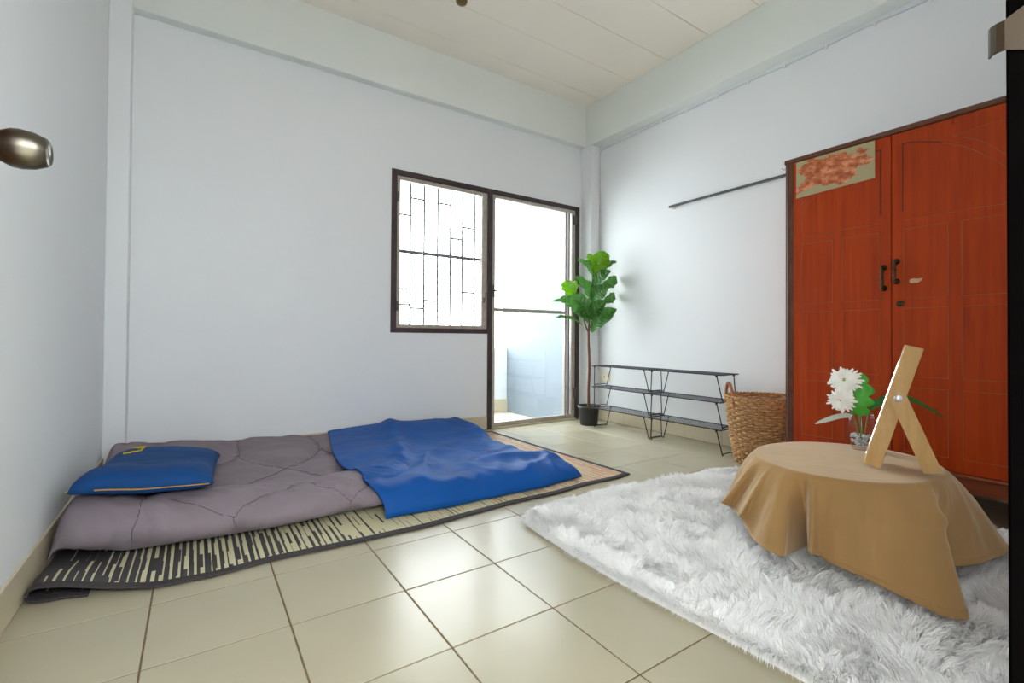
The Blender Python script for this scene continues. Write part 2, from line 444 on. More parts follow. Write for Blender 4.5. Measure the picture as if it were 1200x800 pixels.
b.box((XL, YF - 0.1, -0.003), (EX0 - 0.05, YF, ZC + 0.01)).box((EX1 + 0.06, YF - 0.1, -0.003), (XR, YF, ZC + 0.01)).box((EX0 - 0.05, YF - 0.1, 2.05), (EX1 + 0.06, YF, ZC + 0.01))
S(b.obj('wall_front', 'wall_paint'), 'white plastered wall with the entry doorway', 'wall')
# added open gallery, unseen: roof and parapet set the daylight entering the doorway
S(MB().box((-3.0, -3.10, -0.10), (6.0, YF - 0.1, -0.003)).obj('added_gallery_floor', 'balcony_floor'), 'added concrete floor of the unseen gallery outside the entry door', 'gallery floor')
S(MB().box((-3.0, -3.10, 2.30), (6.0, YF - 0.1, 2.45)).obj('added_gallery_roof', 'beam_paint'), 'added roof slab limiting daylight over the unseen gallery', 'roof')
S(MB().box((-3.0, -3.10, -0.003), (6.0, -3.0, 1.32)).obj('added_gallery_parapet', 'beam_paint'), 'added parapet of the unseen gallery limiting daylight into the entry doorway', 'parapet')

S(MB().bbox((XL, 1.59, 2.492), (3.05, YB, ZC), 0.003).obj('trim_1', 'beam_paint'), 'pale concrete beam above the window wall', 'beam')
S(MB().bbox((3.05, YF, 2.492), (XR, YB, ZC), 0.003).obj('trim_2', 'beam_paint'), 'pale concrete beam above the wardrobe wall', 'beam')
S(MB().bbox((XL, 1.553, 0), (-0.208, YB, ZC), 0.003).obj('trim_3', 'wall_paint'), 'slim white corner pillar behind the pillow', 'pillar')
S(MB().bbox((3.055, 1.525, 0), (XR, YB, 2.492), 0.003).obj('trim_4', 'wall_paint'), 'slim white corner pillar behind the leafy plant', 'pillar')

def baseboard(name, label, axis, fixed, depth, a, c, H=0.108):
    """run of skirting tiles; axis 0 runs in x, 1 runs in y"""
    base = MB()
    lo, hi = sorted((fixed, fixed + depth * 0.6))
    if axis == 0: base.box((a, lo, 0.001), (c, hi, H - 0.002))
    else: base.box((lo, a, 0.001), (hi, c, H - 0.002))
    o = S(base.obj(name, 'grout'), label, 'baseboard')
    k = math.floor(a / T)
    lo, hi = sorted((fixed, fixed + depth))
    while k * T < c:
        p, q = max(a, k * T) + 0.001, min(c, (k + 1) * T) - 0.001
        k += 1
        if q - p < 0.01: continue
        if axis == 0: MB().bbox((p, lo, 0.002), (q, hi, H), 0.0015).obj('tile', 'skirting_tile', o)
        else: MB().bbox((lo, p, 0.002), (hi, q, H), 0.0015).obj('tile', 'skirting_tile', o)
baseboard('baseboard_left', 'cream tile skirting beside the mat', 1, XL, 0.008, YF, 1.553)
baseboard('baseboard_back', 'cream tile skirting under the window', 0, YB, -0.008, -0.208, WX1)
baseboard('baseboard_right', 'cream tile skirting behind the wire racks', 1, XR, -0.008, YF, 1.525)

# ------------------------------------------------------------------ window and balcony door
wn_ = S(thing('window_1', 'dark framed window with security bars beside the balcony door', 'window', (WX0, YB, WZ0)), None, None)
def part(mb, name, mat, parent, smooth=False):
    """mb holds world coordinates; parent is an Empty without rotation"""
    me = mb.mesh(name, mat, smooth); me.transform(Matrix.Translation(-parent.matrix_world.translation if False else -Vector(parent.location)))
    return link(name, me, parent)
yf0, yf1 = YB - 0.006, YB + 0.06
part(MB().bbox((WX0, yf0, WZ0), (WX0 + 0.042, yf1, WZ1), 0.002), 'jamb', 'dark_frame', wn_)
part(MB().bbox((WX0 + 0.042, yf0, WZ1 - 0.038), (WX1, yf1, WZ1), 0.002), 'head', 'dark_frame', wn_)
part(MB().bbox((WX0 + 0.042, yf0, WZ0), (WX1, yf1, WZ0 + 0.036), 0.002), 'sill', 'dark_frame', wn_)
sx0, sx1, sz0, sz1 = WX0 + 0.042, WX1, WZ0 + 0.036, WZ1 - 0.038
part(MB().bbox((sx0, YB + 0.008, sz0), (sx0 + 0.028, YB + 0.05, sz1), 0.002), 'sash_stile', 'aluminium', wn_)
part(MB().bbox((sx1 - 0.050, YB + 0.008, sz0), (sx1, YB + 0.05, sz1), 0.002), 'sash_stile', 'aluminium', wn_)
part(MB().bbox((sx0 + 0.028, YB + 0.008, sz1 - 0.030), (sx1 - 0.05, YB + 0.05, sz1), 0.002), 'sash_rail', 'aluminium', wn_)
part(MB().bbox((sx0 + 0.028, YB + 0.008, sz0), (sx1 - 0.05, YB + 0.05, sz0 + 0.026), 0.002), 'sash_rail', 'aluminium', wn_)
part(MB().box((sx0 + 0.028, YB + 0.028, sz0 + 0.026), (sx1 - 0.05, YB + 0.032, sz1 - 0.02)), 'pane', 'window_glass', wn_)
part(MB().bbox((sx0 + 0.004, YB - 0.002, 1.72), (sx0 + 0.016, YB + 0.010, 1.79), 0.001), 'hinge', 'steel', wn_)
part(MB().bbox((sx0 + 0.004, YB - 0.002, 0.93), (sx0 + 0.016, YB + 0.010, 1.00), 0.001), 'hinge', 'steel', wn_)
b = MB().bbox((2.008, YB - 0.004, 1.02), (2.024, YB + 0.012, 1.06), 0.002).tube([(2.016, YB - 0.004, 1.04), (2.016, YB - 0.025, 1.04), (2.016, YB - 0.03, 1.10)], 0.005, 8)
part(b, 'latch', 'steel', wn_)
gy = YB + 0.075
bx_ = [1.419, 1.529, 1.641, 1.750, 1.855, 1.968]
part(MB().bbox((WX0 + 0.03, gy - 0.008, 1.363), (WX1, gy + 0.008, 1.387), 0.002), 'cross_bar', 'rust_bar', wn_)
for x in bx_: part(MB().tube([(x, gy, sz0), (x, gy, sz1)], 0.0078, 6), 'bar', 'pale_bar', wn_)
ed = [1.30] + bx_ + [2.04]
for k, zs in ((0, (1.649, 1.098, 0.98)), (1, (1.783, 0.957)), (3, (1.780,)), (5, (1.62, 1.10)), (2, (1.02,)), (4, (1.52,))):
    for z in zs: part(MB().tube([(ed[k], gy, z), (ed[k + 1], gy, z)], 0.0070, 6), 'link_bar', 'pale_bar', wn_)

dr = S(thing('door_1', 'glazed aluminium balcony door in a dark frame', 'door', (WX1, YB, 0)), None, None)
part(MB().bbox((WX1, yf0, 0), (WX1 + 0.042, yf1, WZ1), 0.002), 'jamb', 'dark_frame', dr)
part(MB().bbox((DX1 - 0.042, yf0, 0), (DX1, yf1, WZ1), 0.002), 'jamb', 'dark_frame', dr)
part(MB().bbox((WX1 + 0.042, yf0, WZ1 - 0.036), (DX1 - 0.042, yf1, WZ1), 0.002), 'head', 'dark_frame', dr)
dx0, dx1 = WX1 + 0.042, DX1 - 0.042
part(MB().bbox((dx0, YB - 0.02, 0), (dx1, YB + 0.10, 0.012), 0.003), 'threshold', 'skirting_tile', dr)
part(MB().bbox((dx0, YB + 0.004, 0.012), (dx0 + 0.032, YB + 0.045, WZ1 - 0.036), 0.002), 'stile', 'aluminium', dr)
part(MB().bbox((dx1 - 0.038, YB + 0.004, 0.012), (dx1, YB + 0.045, WZ1 - 0.036), 0.002), 'stile', 'aluminium', dr)
part(MB().bbox((dx0 + 0.032, YB + 0.004, WZ1 - 0.062), (dx1 - 0.038, YB + 0.045, WZ1 - 0.036), 0.002), 'rail', 'aluminium', dr)
part(MB().bbox((dx0 + 0.032, YB + 0.004, 0.012), (dx1 - 0.038, YB + 0.045, 0.045), 0.002), 'rail', 'aluminium', dr)
part(MB().bbox((dx0 + 0.032, YB + 0.014, 0.957), (dx1 - 0.10, YB + 0.040, 0.985), 0.002), 'middle_rail', 'aluminium', dr)
part(MB().bbox((dx1 - 0.115, YB + 0.012, 0.045), (dx1 - 0.090, YB + 0.042, WZ1 - 0.062), 0.002), 'inner_stile', 'aluminium', dr)
part(MB().bbox((dx1 - 0.066, YB + 0.018, 0.045), (dx1 - 0.052, YB + 0.042, WZ1 - 0.062), 0.002), 'inner_stile', 'rust_bar', dr)
part(MB().box((dx0 + 0.032, YB + 0.024, 0.045), (dx1 - 0.115, YB + 0.028, 0.957)), 'pane', 'window_glass', dr)
part(MB().box((dx0 + 0.032, YB + 0.024, 0.985), (dx1 - 0.115, YB + 0.028, WZ1 - 0.062)), 'pane', 'window_glass', dr)
for z in (1.78, 0.93, 0.20): part(MB().bbox((dx1 - 0.030, YB - 0.010, z), (dx1 + 0.006, YB + 0.004, z + 0.085), 0.002), 'hinge', 'steel', dr)
b = MB().bbox((dx0 + 0.002, YB - 0.004, 1.07), (dx0 + 0.022, YB + 0.004, 1.17), 0.002).tube([(dx0 + 0.012, YB, 1.12), (dx0 + 0.012, YB - 0.035, 1.12), (dx0 + 0.05, YB - 0.04, 1.118)], 0.006, 8)
part(b, 'handle', 'steel', dr)

# balcony
S(MB().box((0.6, YB + 0.12, -0.22), (3.3, 3.10, -0.12)).obj('balcony_floor', 'balcony_floor'), 'sunlit pale balcony floor outside the door', 'balcony floor')
S(MB().bbox((3.12, YB + 0.12, -0.12), (3.22, 3.10, 1.97), 0.005).obj('wall_balcony', 'balcony_wall'), 'pale blue partition wall of the balcony', 'wall')
S(MB().box((0.3, YB + 0.12, 2.55), (3.3, 3.20, 2.70)).obj('added_balcony_roof', 'beam_paint'), 'added unseen slab over the balcony holding back sky light', 'roof')  # added out of view to cut the sky light on the balcony
S(MB().bbox((0.75, YB + 0.12, -0.12), (0.85, 3.10, 2.55), 0.005).obj('added_partition', 'beam_paint'), 'tall added partition at the unseen end of the balcony, blocking sky light', 'wall')  # added out of view to keep side sky light off the right wall
bp = S(MB().bbox((0.85, 3.0, -0.12), (3.12, 3.10, 0.62), 0.005).obj('balcony_parapet', 'wall_paint'), 'low white balcony parapet beyond the door', 'parapet')
k = 0.85
while k < 3.12:
    MB().bbox((k + 0.001, 2.99, -0.118), (min(k + T, 3.12) - 0.001, 3.0, 0.03), 0.001).obj('tile', 'skirting_tile', bp); k += T

# ------------------------------------------------------------------ entry door (camera stands in its doorway)
jf = S(MB().bbox((EX1, YF - 0.1, 0), (EX1 + 0.06, YF - 0.0075, 2.0), 0.002).obj('trim_5', 'jamb_shade'), 'dark entry door jamb, its shade put in as near black, with a steel strike plate', 'door frame')
MB().bbox((EX0 - 0.05, YF - 0.1, 0), (EX0, YF, 2.0), 0.002).obj('jamb', 'jamb_shade', jf)
MB().bbox((EX0 - 0.05, YF - 0.1, 2.0), (EX1 + 0.06, YF, 2.05), 0.002).obj('head', 'jamb_shade', jf)
b = MB(); ys = [(-1.59, 0), (-1.55, 0), (-1.5275, 0), (-1.5225, 0.0012), (-1.5185, 0.004), (-1.5165, 0.008)]
P = []
for y_, dx_ in ys:
    zr = 0.024 if y_ < -1.53 else 0.0125
    P.append([(EX1 - 0.0016 + dx_, y_, 0.994 - zr), (EX1 - 0.0016 + dx_, y_, 0.994 + zr)])
b.grid(P)
sp_ = b.obj('strike_plate', 'steel', jf); m_ = sp_.modifiers.new('thick', 'SOLIDIFY'); m_.thickness = 0.0014; m_.offset = 0
MB().box((EX1 - 0.0028, -1.572, 0.981), (EX1 - 0.0022, -1.548, 1.007)).obj('latch_hole', 'black_hole', jf)

ed_ = S(thing('door_2', 'entry door swung open along the side wall with a steel knob', 'door', (EX0, YF, 0)), None, None)
part(MB().bbox((EX0 - 0.036, YF + 0.004, 0.01), (EX0, -0.592, 1.99), 0.002), 'door_leaf', 'door_paint', ed_)
kb = part(MB().lathe([(0.0, EX0 + 0.001), (0.033, EX0 + 0.001), (0.033, EX0 + 0.006), (0.014, EX0 + 0.012), (0.012, EX0 + 0.022), (0.020, EX0 + 0.027), (0.0275, EX0 + 0.042), (0.0285, EX0 + 0.052), (0.0265, EX0 + 0.066), (0.021, EX0 + 0.079), (0.0165, EX0 + 0.083), (0.0155, EX0 + 0.0815), (0.0, EX0 + 0.081)], 32, (0, -0.656, 1.007), 'x'), 'door_knob', 'steel', ed_, True)

# ------------------------------------------------------------------ floor mat
mat_o = thing('sleeping_mat', 'long woven floor mat with striped pattern and black border under the quilt', 'mat', (0.9, 0.8, 0))
prof = catmull([(-0.15, 0.004), (-0.20, 0.004), (-0.255, 0.004), (-0.278, 0.010), (-0.284, 0.022), (-0.276, 0.036), (-0.255, 0.043), (-0.20, 0.036), (-0.10, 0.020), (0.0, 0.010), (0.12, 0.006)], 46)
xs = np.linspace(0.12, 2.06, 110)[1:]
prof = np.vstack([prof, np.stack([xs, np.full_like(xs, 0.005)], 1)])
arc = np.concatenate([[0], np.cumsum(np.linalg.norm(np.diff(prof, axis=0), axis=1))]); arc = arc - arc[-1] + 2.06
fx = [-0.30, -0.2, 0.0, 0.147, 0.308, 0.607, 0.844, 1.05, 1.266, 1.534, 1.75, 1.953, 2.07]
fy = [0.185, 0.165, 0.088, 0.080, 0.097, 0.083, 0.079, 0.10, 0.117, 0.115, 0.142, 0.134, 0.157]
na, nb = len(prof), 60
vv = np.linspace(0, 1, nb)
def mat_pt(i, v):
    x, z = prof[i]; y0 = np.interp(x, fx, fy); y1 = np.interp(x, [-0.3, 2.06], [1.50, 1.56])
    x2 = x + (2.033 - 2.06) * v * sm(1.5, 2.06, x)
    return x2, y0 + (y1 - y0) * v, z
V = np.zeros((na, nb, 3)); UV = np.zeros((na, nb, 2))
for i in range(na):
    for j, v in enumerate(vv):
        V[i, j] = mat_pt(i, v); UV[i, j] = (arc[i], V[i, j, 1])
wav = 0.004 * np.maximum(0, fbm(V[:, :, 0] * 5, V[:, :, 1] * 3)) * sm(0.9, 1.3, V[:, :, 0])
lift = sm(0.24, 0.04, vv)[None, :] * 0.9 + 0.1
V[:, :, 2] = 0.003 + (V[:, :, 2] - 0.003) * lift + wav
me = fast_mesh('weave', V.reshape(-1, 3) - np.array([0.9, 0.8, 0]), grid_faces(na, nb), 'mat_weave', True, UV.reshape(-1, 2))
wo = link('weave', me, mat_o); m_ = wo.modifiers.new('thick', 'SOLIDIFY'); m_.thickness = 0.004; m_.offset = -1 if False else 0
def edge_strip(line_out, line_in, name):
    P = []
    for a, c in zip(line_out, line_in):
        a = np.array(a); c = np.array(c); o = (a - c) / np.linalg.norm(a - c) * 0.004
        up = np.array([0, 0, 0.0032])
        P.append([c + up, a * 0.5 + c * 0.5 + up * 1.15, a + up, a + o, a - up, c - up])
    bb = MB().grid(P); return part(bb, name, 'mat_border', mat_o, True)
edge_strip(V[:, 0], V[:, 0] + (V[:, 3] - V[:, 0]) / np.linalg.norm(V[:, 3] - V[:, 0], axis=1)[:, None] * 0.030, 'border')
edge_strip(V[:, -1], V[:, -1] - (V[:, -1] - V[:, -4]) / np.linalg.norm(V[:, -1] - V[:, -4], axis=1)[:, None] * 0.030, 'border')
edge_strip(V[-1, :], V[-1, :] - np.array([0.030, 0, 0]), 'border')

# ------------------------------------------------------------------ folded quilt
def quilt_surf(x):
    """cross-section points (y,z) at x, front to back"""
    yfr = np.interp(x, [-0.30, -0.07, 0.287, 0.763, 0.95], [0.47, 0.395, 0.352, 0.368, 0.41])
    hs = np.interp(x, [-0.30, -0.05, 0.3, 0.75, 0.95], [0.178, 0.165, 0.140, 0.128, 0.12])
    fl_ = np.interp(x, [-0.30, 0.2, 0.8], [0.125, 0.105, 0.095])
    zl = np.interp(x, [-0.30, -0.10], [0.045, 0.0])
    bk = np.interp(x, [-0.3, -0.2, 0.184, 0.8, 0.95], [0.19, 0.165, 0.130, 0.105, 0.10])
    P = [(yfr + 0.10, 0.013), (yfr + 0.035, 0.013 + zl * 0.6), (yfr - 0.010, 0.026 + zl), (yfr - 0.040, hs * 0.40), (yfr - 0.036, hs * 0.66), (yfr + 0.015, hs * 0.94),
         (yfr + 0.09, hs), (yfr + 0.17, hs * 0.95), (yfr + 0.225, hs * 0.82), (yfr + 0.250, fl_ + 0.002), (yfr + 0.32, fl_), (yfr + 0.50, fl_ * 1.04), (yfr + 0.75, fl_),
         (1.35, fl_), (1.50, bk * 0.95), (1.59, bk), (1.632, bk * 0.85), (1.64, 0.03)]
    return catmull(P, 110)
nx = 130
xs = np.linspace(-0.285, 0.95, nx)
Q = np.zeros((nx, 110, 3))
for i, x in enumerate(xs):
    c = quilt_surf(x); Q[i, :, 0] = x; Q[i, :, 1:] = c
X_, Y_ = Q[:, :, 0], Q[:, :, 1]
edge = sm(-0.29, -0.20, X_) * sm(0.96, 0.88, X_)
stitch2d = [[(0.172, 1.107), (0.235, 1.19), (0.286, 1.32), (0.304, 1.605)], [(0.286, 1.32), (0.342, 1.123), (0.471, 0.893), (0.619, 0.64)],
            [(0.244, 0.66), (0.478, 0.913), (0.574, 1.01), (0.66, 1.18), (0.705, 1.32), (0.70, 1.60)], [(0.705, 1.30), (0.751, 1.074), (0.80, 0.95)], [(0.619, 0.66), (0.708, 0.72), (0.80, 0.80)],
            [(-0.07, 1.3), (-0.075, 1.60)], [(0.17, 1.107), (0.10, 1.0)], [(0.244, 0.66), (0.18, 0.72), (0.10, 0.8)]]
front3d = [[(0.03, 0.47, 0.16), (0.10, 0.40, 0.135), (0.21, 0.34, 0.085), (0.25, 0.36, 0.115), (0.314, 0.40, 0.14), (0.41, 0.47, 0.145), (0.46, 0.53, 0.135)],
           [(0.50, 0.50, 0.14), (0.55, 0.41, 0.125), (0.62, 0.345, 0.07), (0.66, 0.355, 0.09), (0.70, 0.37, 0.11), (0.72, 0.42, 0.13)],
           [(-0.05, 0.60, 0.14), (-0.052, 0.52, 0.16), (-0.06, 0.40, 0.13), (-0.07, 0.372, 0.08), (-0.075, 0.385, 0.03)],
           [(0.21, 0.34, 0.085), (0.222, 0.335, 0.06), (0.228, 0.345, 0.03)], [(0.62, 0.34, 0.07), (0.624, 0.34, 0.05), (0.626, 0.35, 0.03)]]
def seg_dist(px, py, L, third=None, pz=None):
    d = np.full(px.shape, 9.0)
    for a, c in zip(L[:-1], L[1:]):
        a = np.array(a); c = np.array(c); ab = c - a
        cs = [px, py] + ([pz] if len(a) == 3 else [])
        t_ = np.clip(sum((q - a[k]) * ab[k] for k, q in enumerate(cs)) / (ab @ ab), 0, 1)
        d = np.minimum(d, np.sqrt(sum((q - a[k] - t_ * ab[k]) ** 2 for k, q in enumerate(cs))))
    return d
dS = np.full(X_.shape, 9.0)
topm = (Y_ > 0.62)
for L in stitch2d: dS = np.where(topm, np.minimum(dS, seg_dist(X_, Y_, L)), dS)
for L in front3d: dS = np.minimum(dS, seg_dist(X_, Y_, L, None, Q[:, :, 2]))
puff = 0.026 * (1 - np.exp(-(dS / 0.045) ** 1.1)) - 0.015
wr = 0.020 * fbm(X_ * 8, Y_ * 13) + 0.010 * fbm(X_ * 26 + Y_ * 12, Y_ * 24) * np.exp(-dS / 0.08)
# pucker creases crossing the front roll
roll_m = sm(0.62, 0.48, Y_)
wr = wr + roll_m * 0.016 * fbm(X_ * 38 + Y_ * 26, Y_ * 7 + Q[:, :, 2] * 5)
# displace along the section normal
dY = np.gradient(Q[:, :, 1], axis=1); dZ = np.gradient(Q[:, :, 2], axis=1); L_ = np.sqrt(dY ** 2 + dZ ** 2) + 1e-9
ny_, nz_ = -dZ / L_, dY / L_
low = sm(0.012, 0.05, Q[:, :, 2]) * np.where(Y_ > 1.60, 0, 1)
Q[:, :, 1] += ny_ * (puff + wr) * low * edge; Q[:, :, 2] += nz_ * (puff + wr) * low * edge
Q[:, :, 2] = np.maximum(Q[:, :, 2], 0.010)
# round off both ends
endf = np.sqrt(np.clip(1 - ((np.abs(X_ - 0.3325) - 0.5675) / 0.05).clip(0, 1) ** 2, 0.05, 1))
Q[:, :, 2] = 0.010 + (Q[:, :, 2] - 0.010) * endf
Q[:, :, 1] = np.minimum(Q[:, :, 1], 1.644)
colx = X_ < -0.19
Q[:, :, 1] = np.where(colx, np.minimum(Q[:, :, 1], 1.545), Q[:, :, 1])
qo = thing('quilt', 'grey puffy quilt folded double as bedding on the striped mat', 'quilt', (0.35, 1.0, 0))
me = fast_mesh('quilt_cover', Q.reshape(-1, 3) - np.array([0.35, 1.0, 0]), grid_faces(nx, 110), 'quilt_fabric')
link('quilt_cover', me, qo)
bvh = BVHTree.FromPolygons([tuple(p) for p in Q.reshape(-1, 3)], [tuple(int(k) for k in f) for f in grid_faces(nx, 110)])
from functools import reduce
def snap_path(L, n):
    out = []
    for p in catmull(np.array(L), n):
        h = bvh.find_nearest(Vector(p)); nrm_ = h[1] if h[1].z > -0.3 else -h[1]; out.append(h[0] + nrm_ * 0.0006)
    return out
for L in stitch2d:
    L3 = [(a, c, 0.11) for a, c in L]
    part(MB().tube(snap_path(L3, 36), 0.0009, 5), 'stitch_line', 'thread', qo, True)
for L in front3d: part(MB().tube(snap_path(L, 36), 0.0009, 5), 'stitch_line', 'thread', qo, True)
def quilt_top(x, y):
    h = bvh.ray_cast(Vector((x, y, 1.0)), Vector((0, 0, -1)))
    return h[0].z if h[0] is not None else 0.0

# ------------------------------------------------------------------ blue blanket
nu, nv = 170, 150
left = catmull([(0.735, 0.235), (0.70, 0.33), (0.70, 0.42), (0.705, 0.50), (0.675, 0.70), (0.70, 0.96), (0.765, 1.30), (0.815, 1.615)], nv)
right = catmull([(1.80, 0.25), (1.83, 0.36), (1.81, 0.52), (1.765, 0.75), (1.775, 1.0), (1.83, 1.25), (1.87, 1.45), (1.85, 1.60)], nv)
U = np.linspace(0, 1, nu)[:, None]; Vv = np.linspace(0, 1, nv)[None, :]
BX = left[None, :, 0] * (1 - U) + right[None, :, 0] * U
BY = left[None, :, 1] * (1 - U) + right[None, :, 1] * U
fy_b = np.interp(BX, [0.7, 0.9, 1.06, 1.3, 1.5, 1.8], [0, -0.03, -0.030, -0.035, -0.045, 0.0])
BY = BY + fy_b * (1 - Vv) ** 2
BY = BY + 0.022 * fbm(BX * 8, BX * 0 + 2.3) * (1 - Vv) ** 3
qt = np.array([[quilt_top(BX[i, j], BY[i, j]) for j in range(nv)] for i in range(nu)])
over = np.where(BX < 0.97, qt + 0.016, 0)
body = np.interp(BX, [0.66, 0.95, 1.15, 1.5, 1.9], [0.13, 0.115, 0.095, 0.075, 0.055])
# ridge along the wall and a hollow in the middle
bz = body + 0.055 * sm(1.15, 1.55, BY) * sm(0.8, 1.3, BX) - 0.02 * np.exp(-((BX - 1.4) / 0.25) ** 2 - ((BY - 0.85) / 0.22) ** 2)
wx = BX + 0.10 * fbm(BX * 3, BY * 3); wy = BY + 0.10 * fbm(BX * 3 + 9, BY * 3 + 4)
def ridge(x, y): return 1 - np.abs(2 * vnoise(x, y) - 1)
f1 = ridge(wx * 2.4 + wy * 1.6, wy * 5.2 - wx * 2.0) ** 3
f2 = ridge(wx * 5.5 - wy * 2.5 + 30, wy * 4.5 + 12) ** 3
f3 = ridge(wx * 10 + wy * 4 + 50, wy * 9 + 3) ** 2
calm = 0.35 + 0.65 * sm(0.75, 1.0, BX)
bk_calm = 1 - 0.75 * sm(0.95, 1.35, BY) * sm(1.75, 1.45, BX)
mid = np.exp(-((BX - 1.22) / 0.32) ** 2 - ((BY - 0.62) / 0.24) ** 2)
bz = bz + mid * (0.014 * f2 + 0.009 * f3) + calm * bk_calm * (0.022 * f1 + 0.013 * f2 + 0.006 * f3)
# long fold rolling along the front edge, rising from the foot corner
bz = bz + 0.030 * np.exp(-((BY - (0.44 + 0.06 * np.sin(BX * 5))) / 0.055) ** 2) * sm(1.05, 1.3, BX)
bz = bz + 0.022 * np.exp(-((BX - 1.05 - 0.25 * (BY - 0.9)) / 0.05) ** 2) * sm(0.45, 0.8, BY)
fr_m = sm(0.34, 0.05, Vv) * sm(0.75, 0.9, BX)
bz = bz + fr_m * (0.016 * ridge(wx * 6.5 + wy * 2.0 + 3, wy * 1.6) ** 2 - 0.004)
for _ in range(3):
    q2 = np.pad(bz, 1, mode='edge'); bz = (q2[:-2, 1:-1] + q2[2:, 1:-1] + q2[1:-1, :-2] + q2[1:-1, 2:]) / 4
bz = np.maximum(bz, over)
dfr = (BY - (BY[:, :1])); drt = (1 - U) * 1.1 + 0 * BY
fall = np.sqrt(np.clip(1 - (1 - np.clip(dfr / 0.12, 0, 1)) ** 2, 0, 1)) * np.sqrt(np.clip(1 - (1 - np.clip(drt / 0.10, 0, 1)) ** 2, 0, 1))
BZ = 0.012 + (bz - 0.012) * fall
BZ = np.maximum(BZ, np.where(BX < 0.97, qt + 0.014, 0.012))
# left edge settles on the quilt with a soft turned lip
lip = np.exp(-(U / 0.02) ** 2) * 0.004
BZ = BZ - lip * (BX < 0.9)
BZ = np.maximum(BZ, np.where(BX < 0.97, qt + 0.010, 0.012))
V = np.stack([BX, np.minimum(BY, 1.64), BZ], -1)
me = fast_mesh('blanket', V.reshape(-1, 3) - np.array([1.25, 0.9, 0]), grid_faces(nu, nv), 'blanket_blue')
bo = link('blanket', me, None, (1.25, 0.9, 0)); tagit(bo, 'rumpled blue blanket spread over the foot end of the mat', 'blanket')
m_ = bo.modifiers.new('thick', 'SOLIDIFY'); m_.thickness = 0.008; m_.offset = -1

# ------------------------------------------------------------------ blue pillow
pc = np.array([-0.025, 0.80]); pa = math.radians(86)     # long side runs away from the camera
po = thing('pillow', 'flat blue pillow with gold piping resting on the grey quilt', 'pillow', (pc[0], pc[1], 0.11))
n = 60
g = np.linspace(-1, 1, n)
A, B = np.meshgrid(g, g, indexing='ij')
hl, hw = 0.345, 0.205
pin = 1 - 0.06 * (1 - B ** 2) * 0 - 0.0
px_ = A * hl * (1 - 0.05 * (1 - np.abs(A)) * B ** 2); py_ = B * hw * (1 - 0.07 * (1 - B ** 2) * A ** 4)
px_ = A * hl * (1 - 0.045 * (1 - B ** 2) * A ** 8); py_ = B * hw * (1 - 0.06 * (1 - A ** 2) * B ** 8)
th = 0.058 * ((1 - A ** 4) * (1 - B ** 4)) ** 0.42
cs_, sn_ = math.cos(pa), math.sin(pa)
wx_ = px_ * cs_ - py_ * sn_; wy_ = px_ * sn_ + py_ * cs_
base = np.array([[quilt_top(max(-0.20, pc[0] + wx_[i, j]), pc[1] + wy_[i, j]) for j in range(n)] for i in range(n)])
base = np.maximum(base, 0.10)
for _ in range(90):
    bp2 = np.pad(base, 1, mode='edge'); base = (bp2[:-2, 1:-1] + bp2[2:, 1:-1] + bp2[1:-1, :-2] + bp2[1:-1, 2:]) / 4
base = base - 0.11 + 0.030 + 0.012
wrk = 0.010 * fbm(wx_ * 10 + 3, wy_ * 10) + 0.02 * np.maximum(0, -A - 0.55) * fbm(wx_ * 26, wy_ * 5 + 9)
top = base + th * 1.25 + wrk * (1 - A ** 8) * (1 - B ** 8); bot = base - 0.030 * ((1 - A ** 4) * (1 - B ** 4)) ** 0.3
Vt = np.stack([wx_, wy_, top], -1); Vb = np.stack([wx_, wy_, bot], -1)
Vs = np.concatenate([Vt.reshape(-1, 3), Vb.reshape(-1, 3)])
Ft = grid_faces(n, n); Fb = Ft[:, ::-1] + n * n
me = fast_mesh('pillow_cover', Vs, np.vstack([Ft, Fb]), 'pillow_blue')
bm = bmesh.new(); bm.from_mesh(me); bmesh.ops.remove_doubles(bm, verts=bm.verts, dist=0.0006); bmesh.ops.recalc_face_normals(bm, faces=bm.faces); bm.to_mesh(me); bm.free()
link('pillow_cover', me, po)
# piping along the near end and the wall side
MB().tube([Vt[0, j] + np.array([0.0, -0.003, 0.0]) for j in range(2, 50)], 0.0022, 6).obj('piping', 'piping_gold', po, True)
MB().tube([Vt[i, -1] + np.array([-0.003, 0.0, 0.0]) for i in range(1, 58)], 0.0026, 6).obj('piping', 'yellow_thread', po, True)
def on_pillow(a, c):
    i = int(round((a + 1) / 2 * (n - 1))); j = int(round((c + 1) / 2 * (n - 1))); return Vt[i, j] + np.array([0, 0, 0.003])
# embroidered word near the far wall-side corner, read from the other end
strokes = [[(0.74, 0.62), (0.75, 0.50), (0.74, 0.40)], [(0.74, 0.40), (0.53, 0.39), (0.38, 0.41)], [(0.60, 0.40), (0.61, 0.47), (0.58, 0.50)], [(0.40, 0.41), (0.36, 0.48), (0.40, 0.53)], [(0.36, 0.50), (0.33, 0.58), (0.34, 0.66)], [(0.66, 0.40), (0.67, 0.46)]]
for s_ in strokes:
    pts = [on_pillow(*q) for q in catmull(np.array(s_), 10)]
    MB().tube(pts, 0.0034, 5).obj('embroidery', 'yellow_thread', po, True)

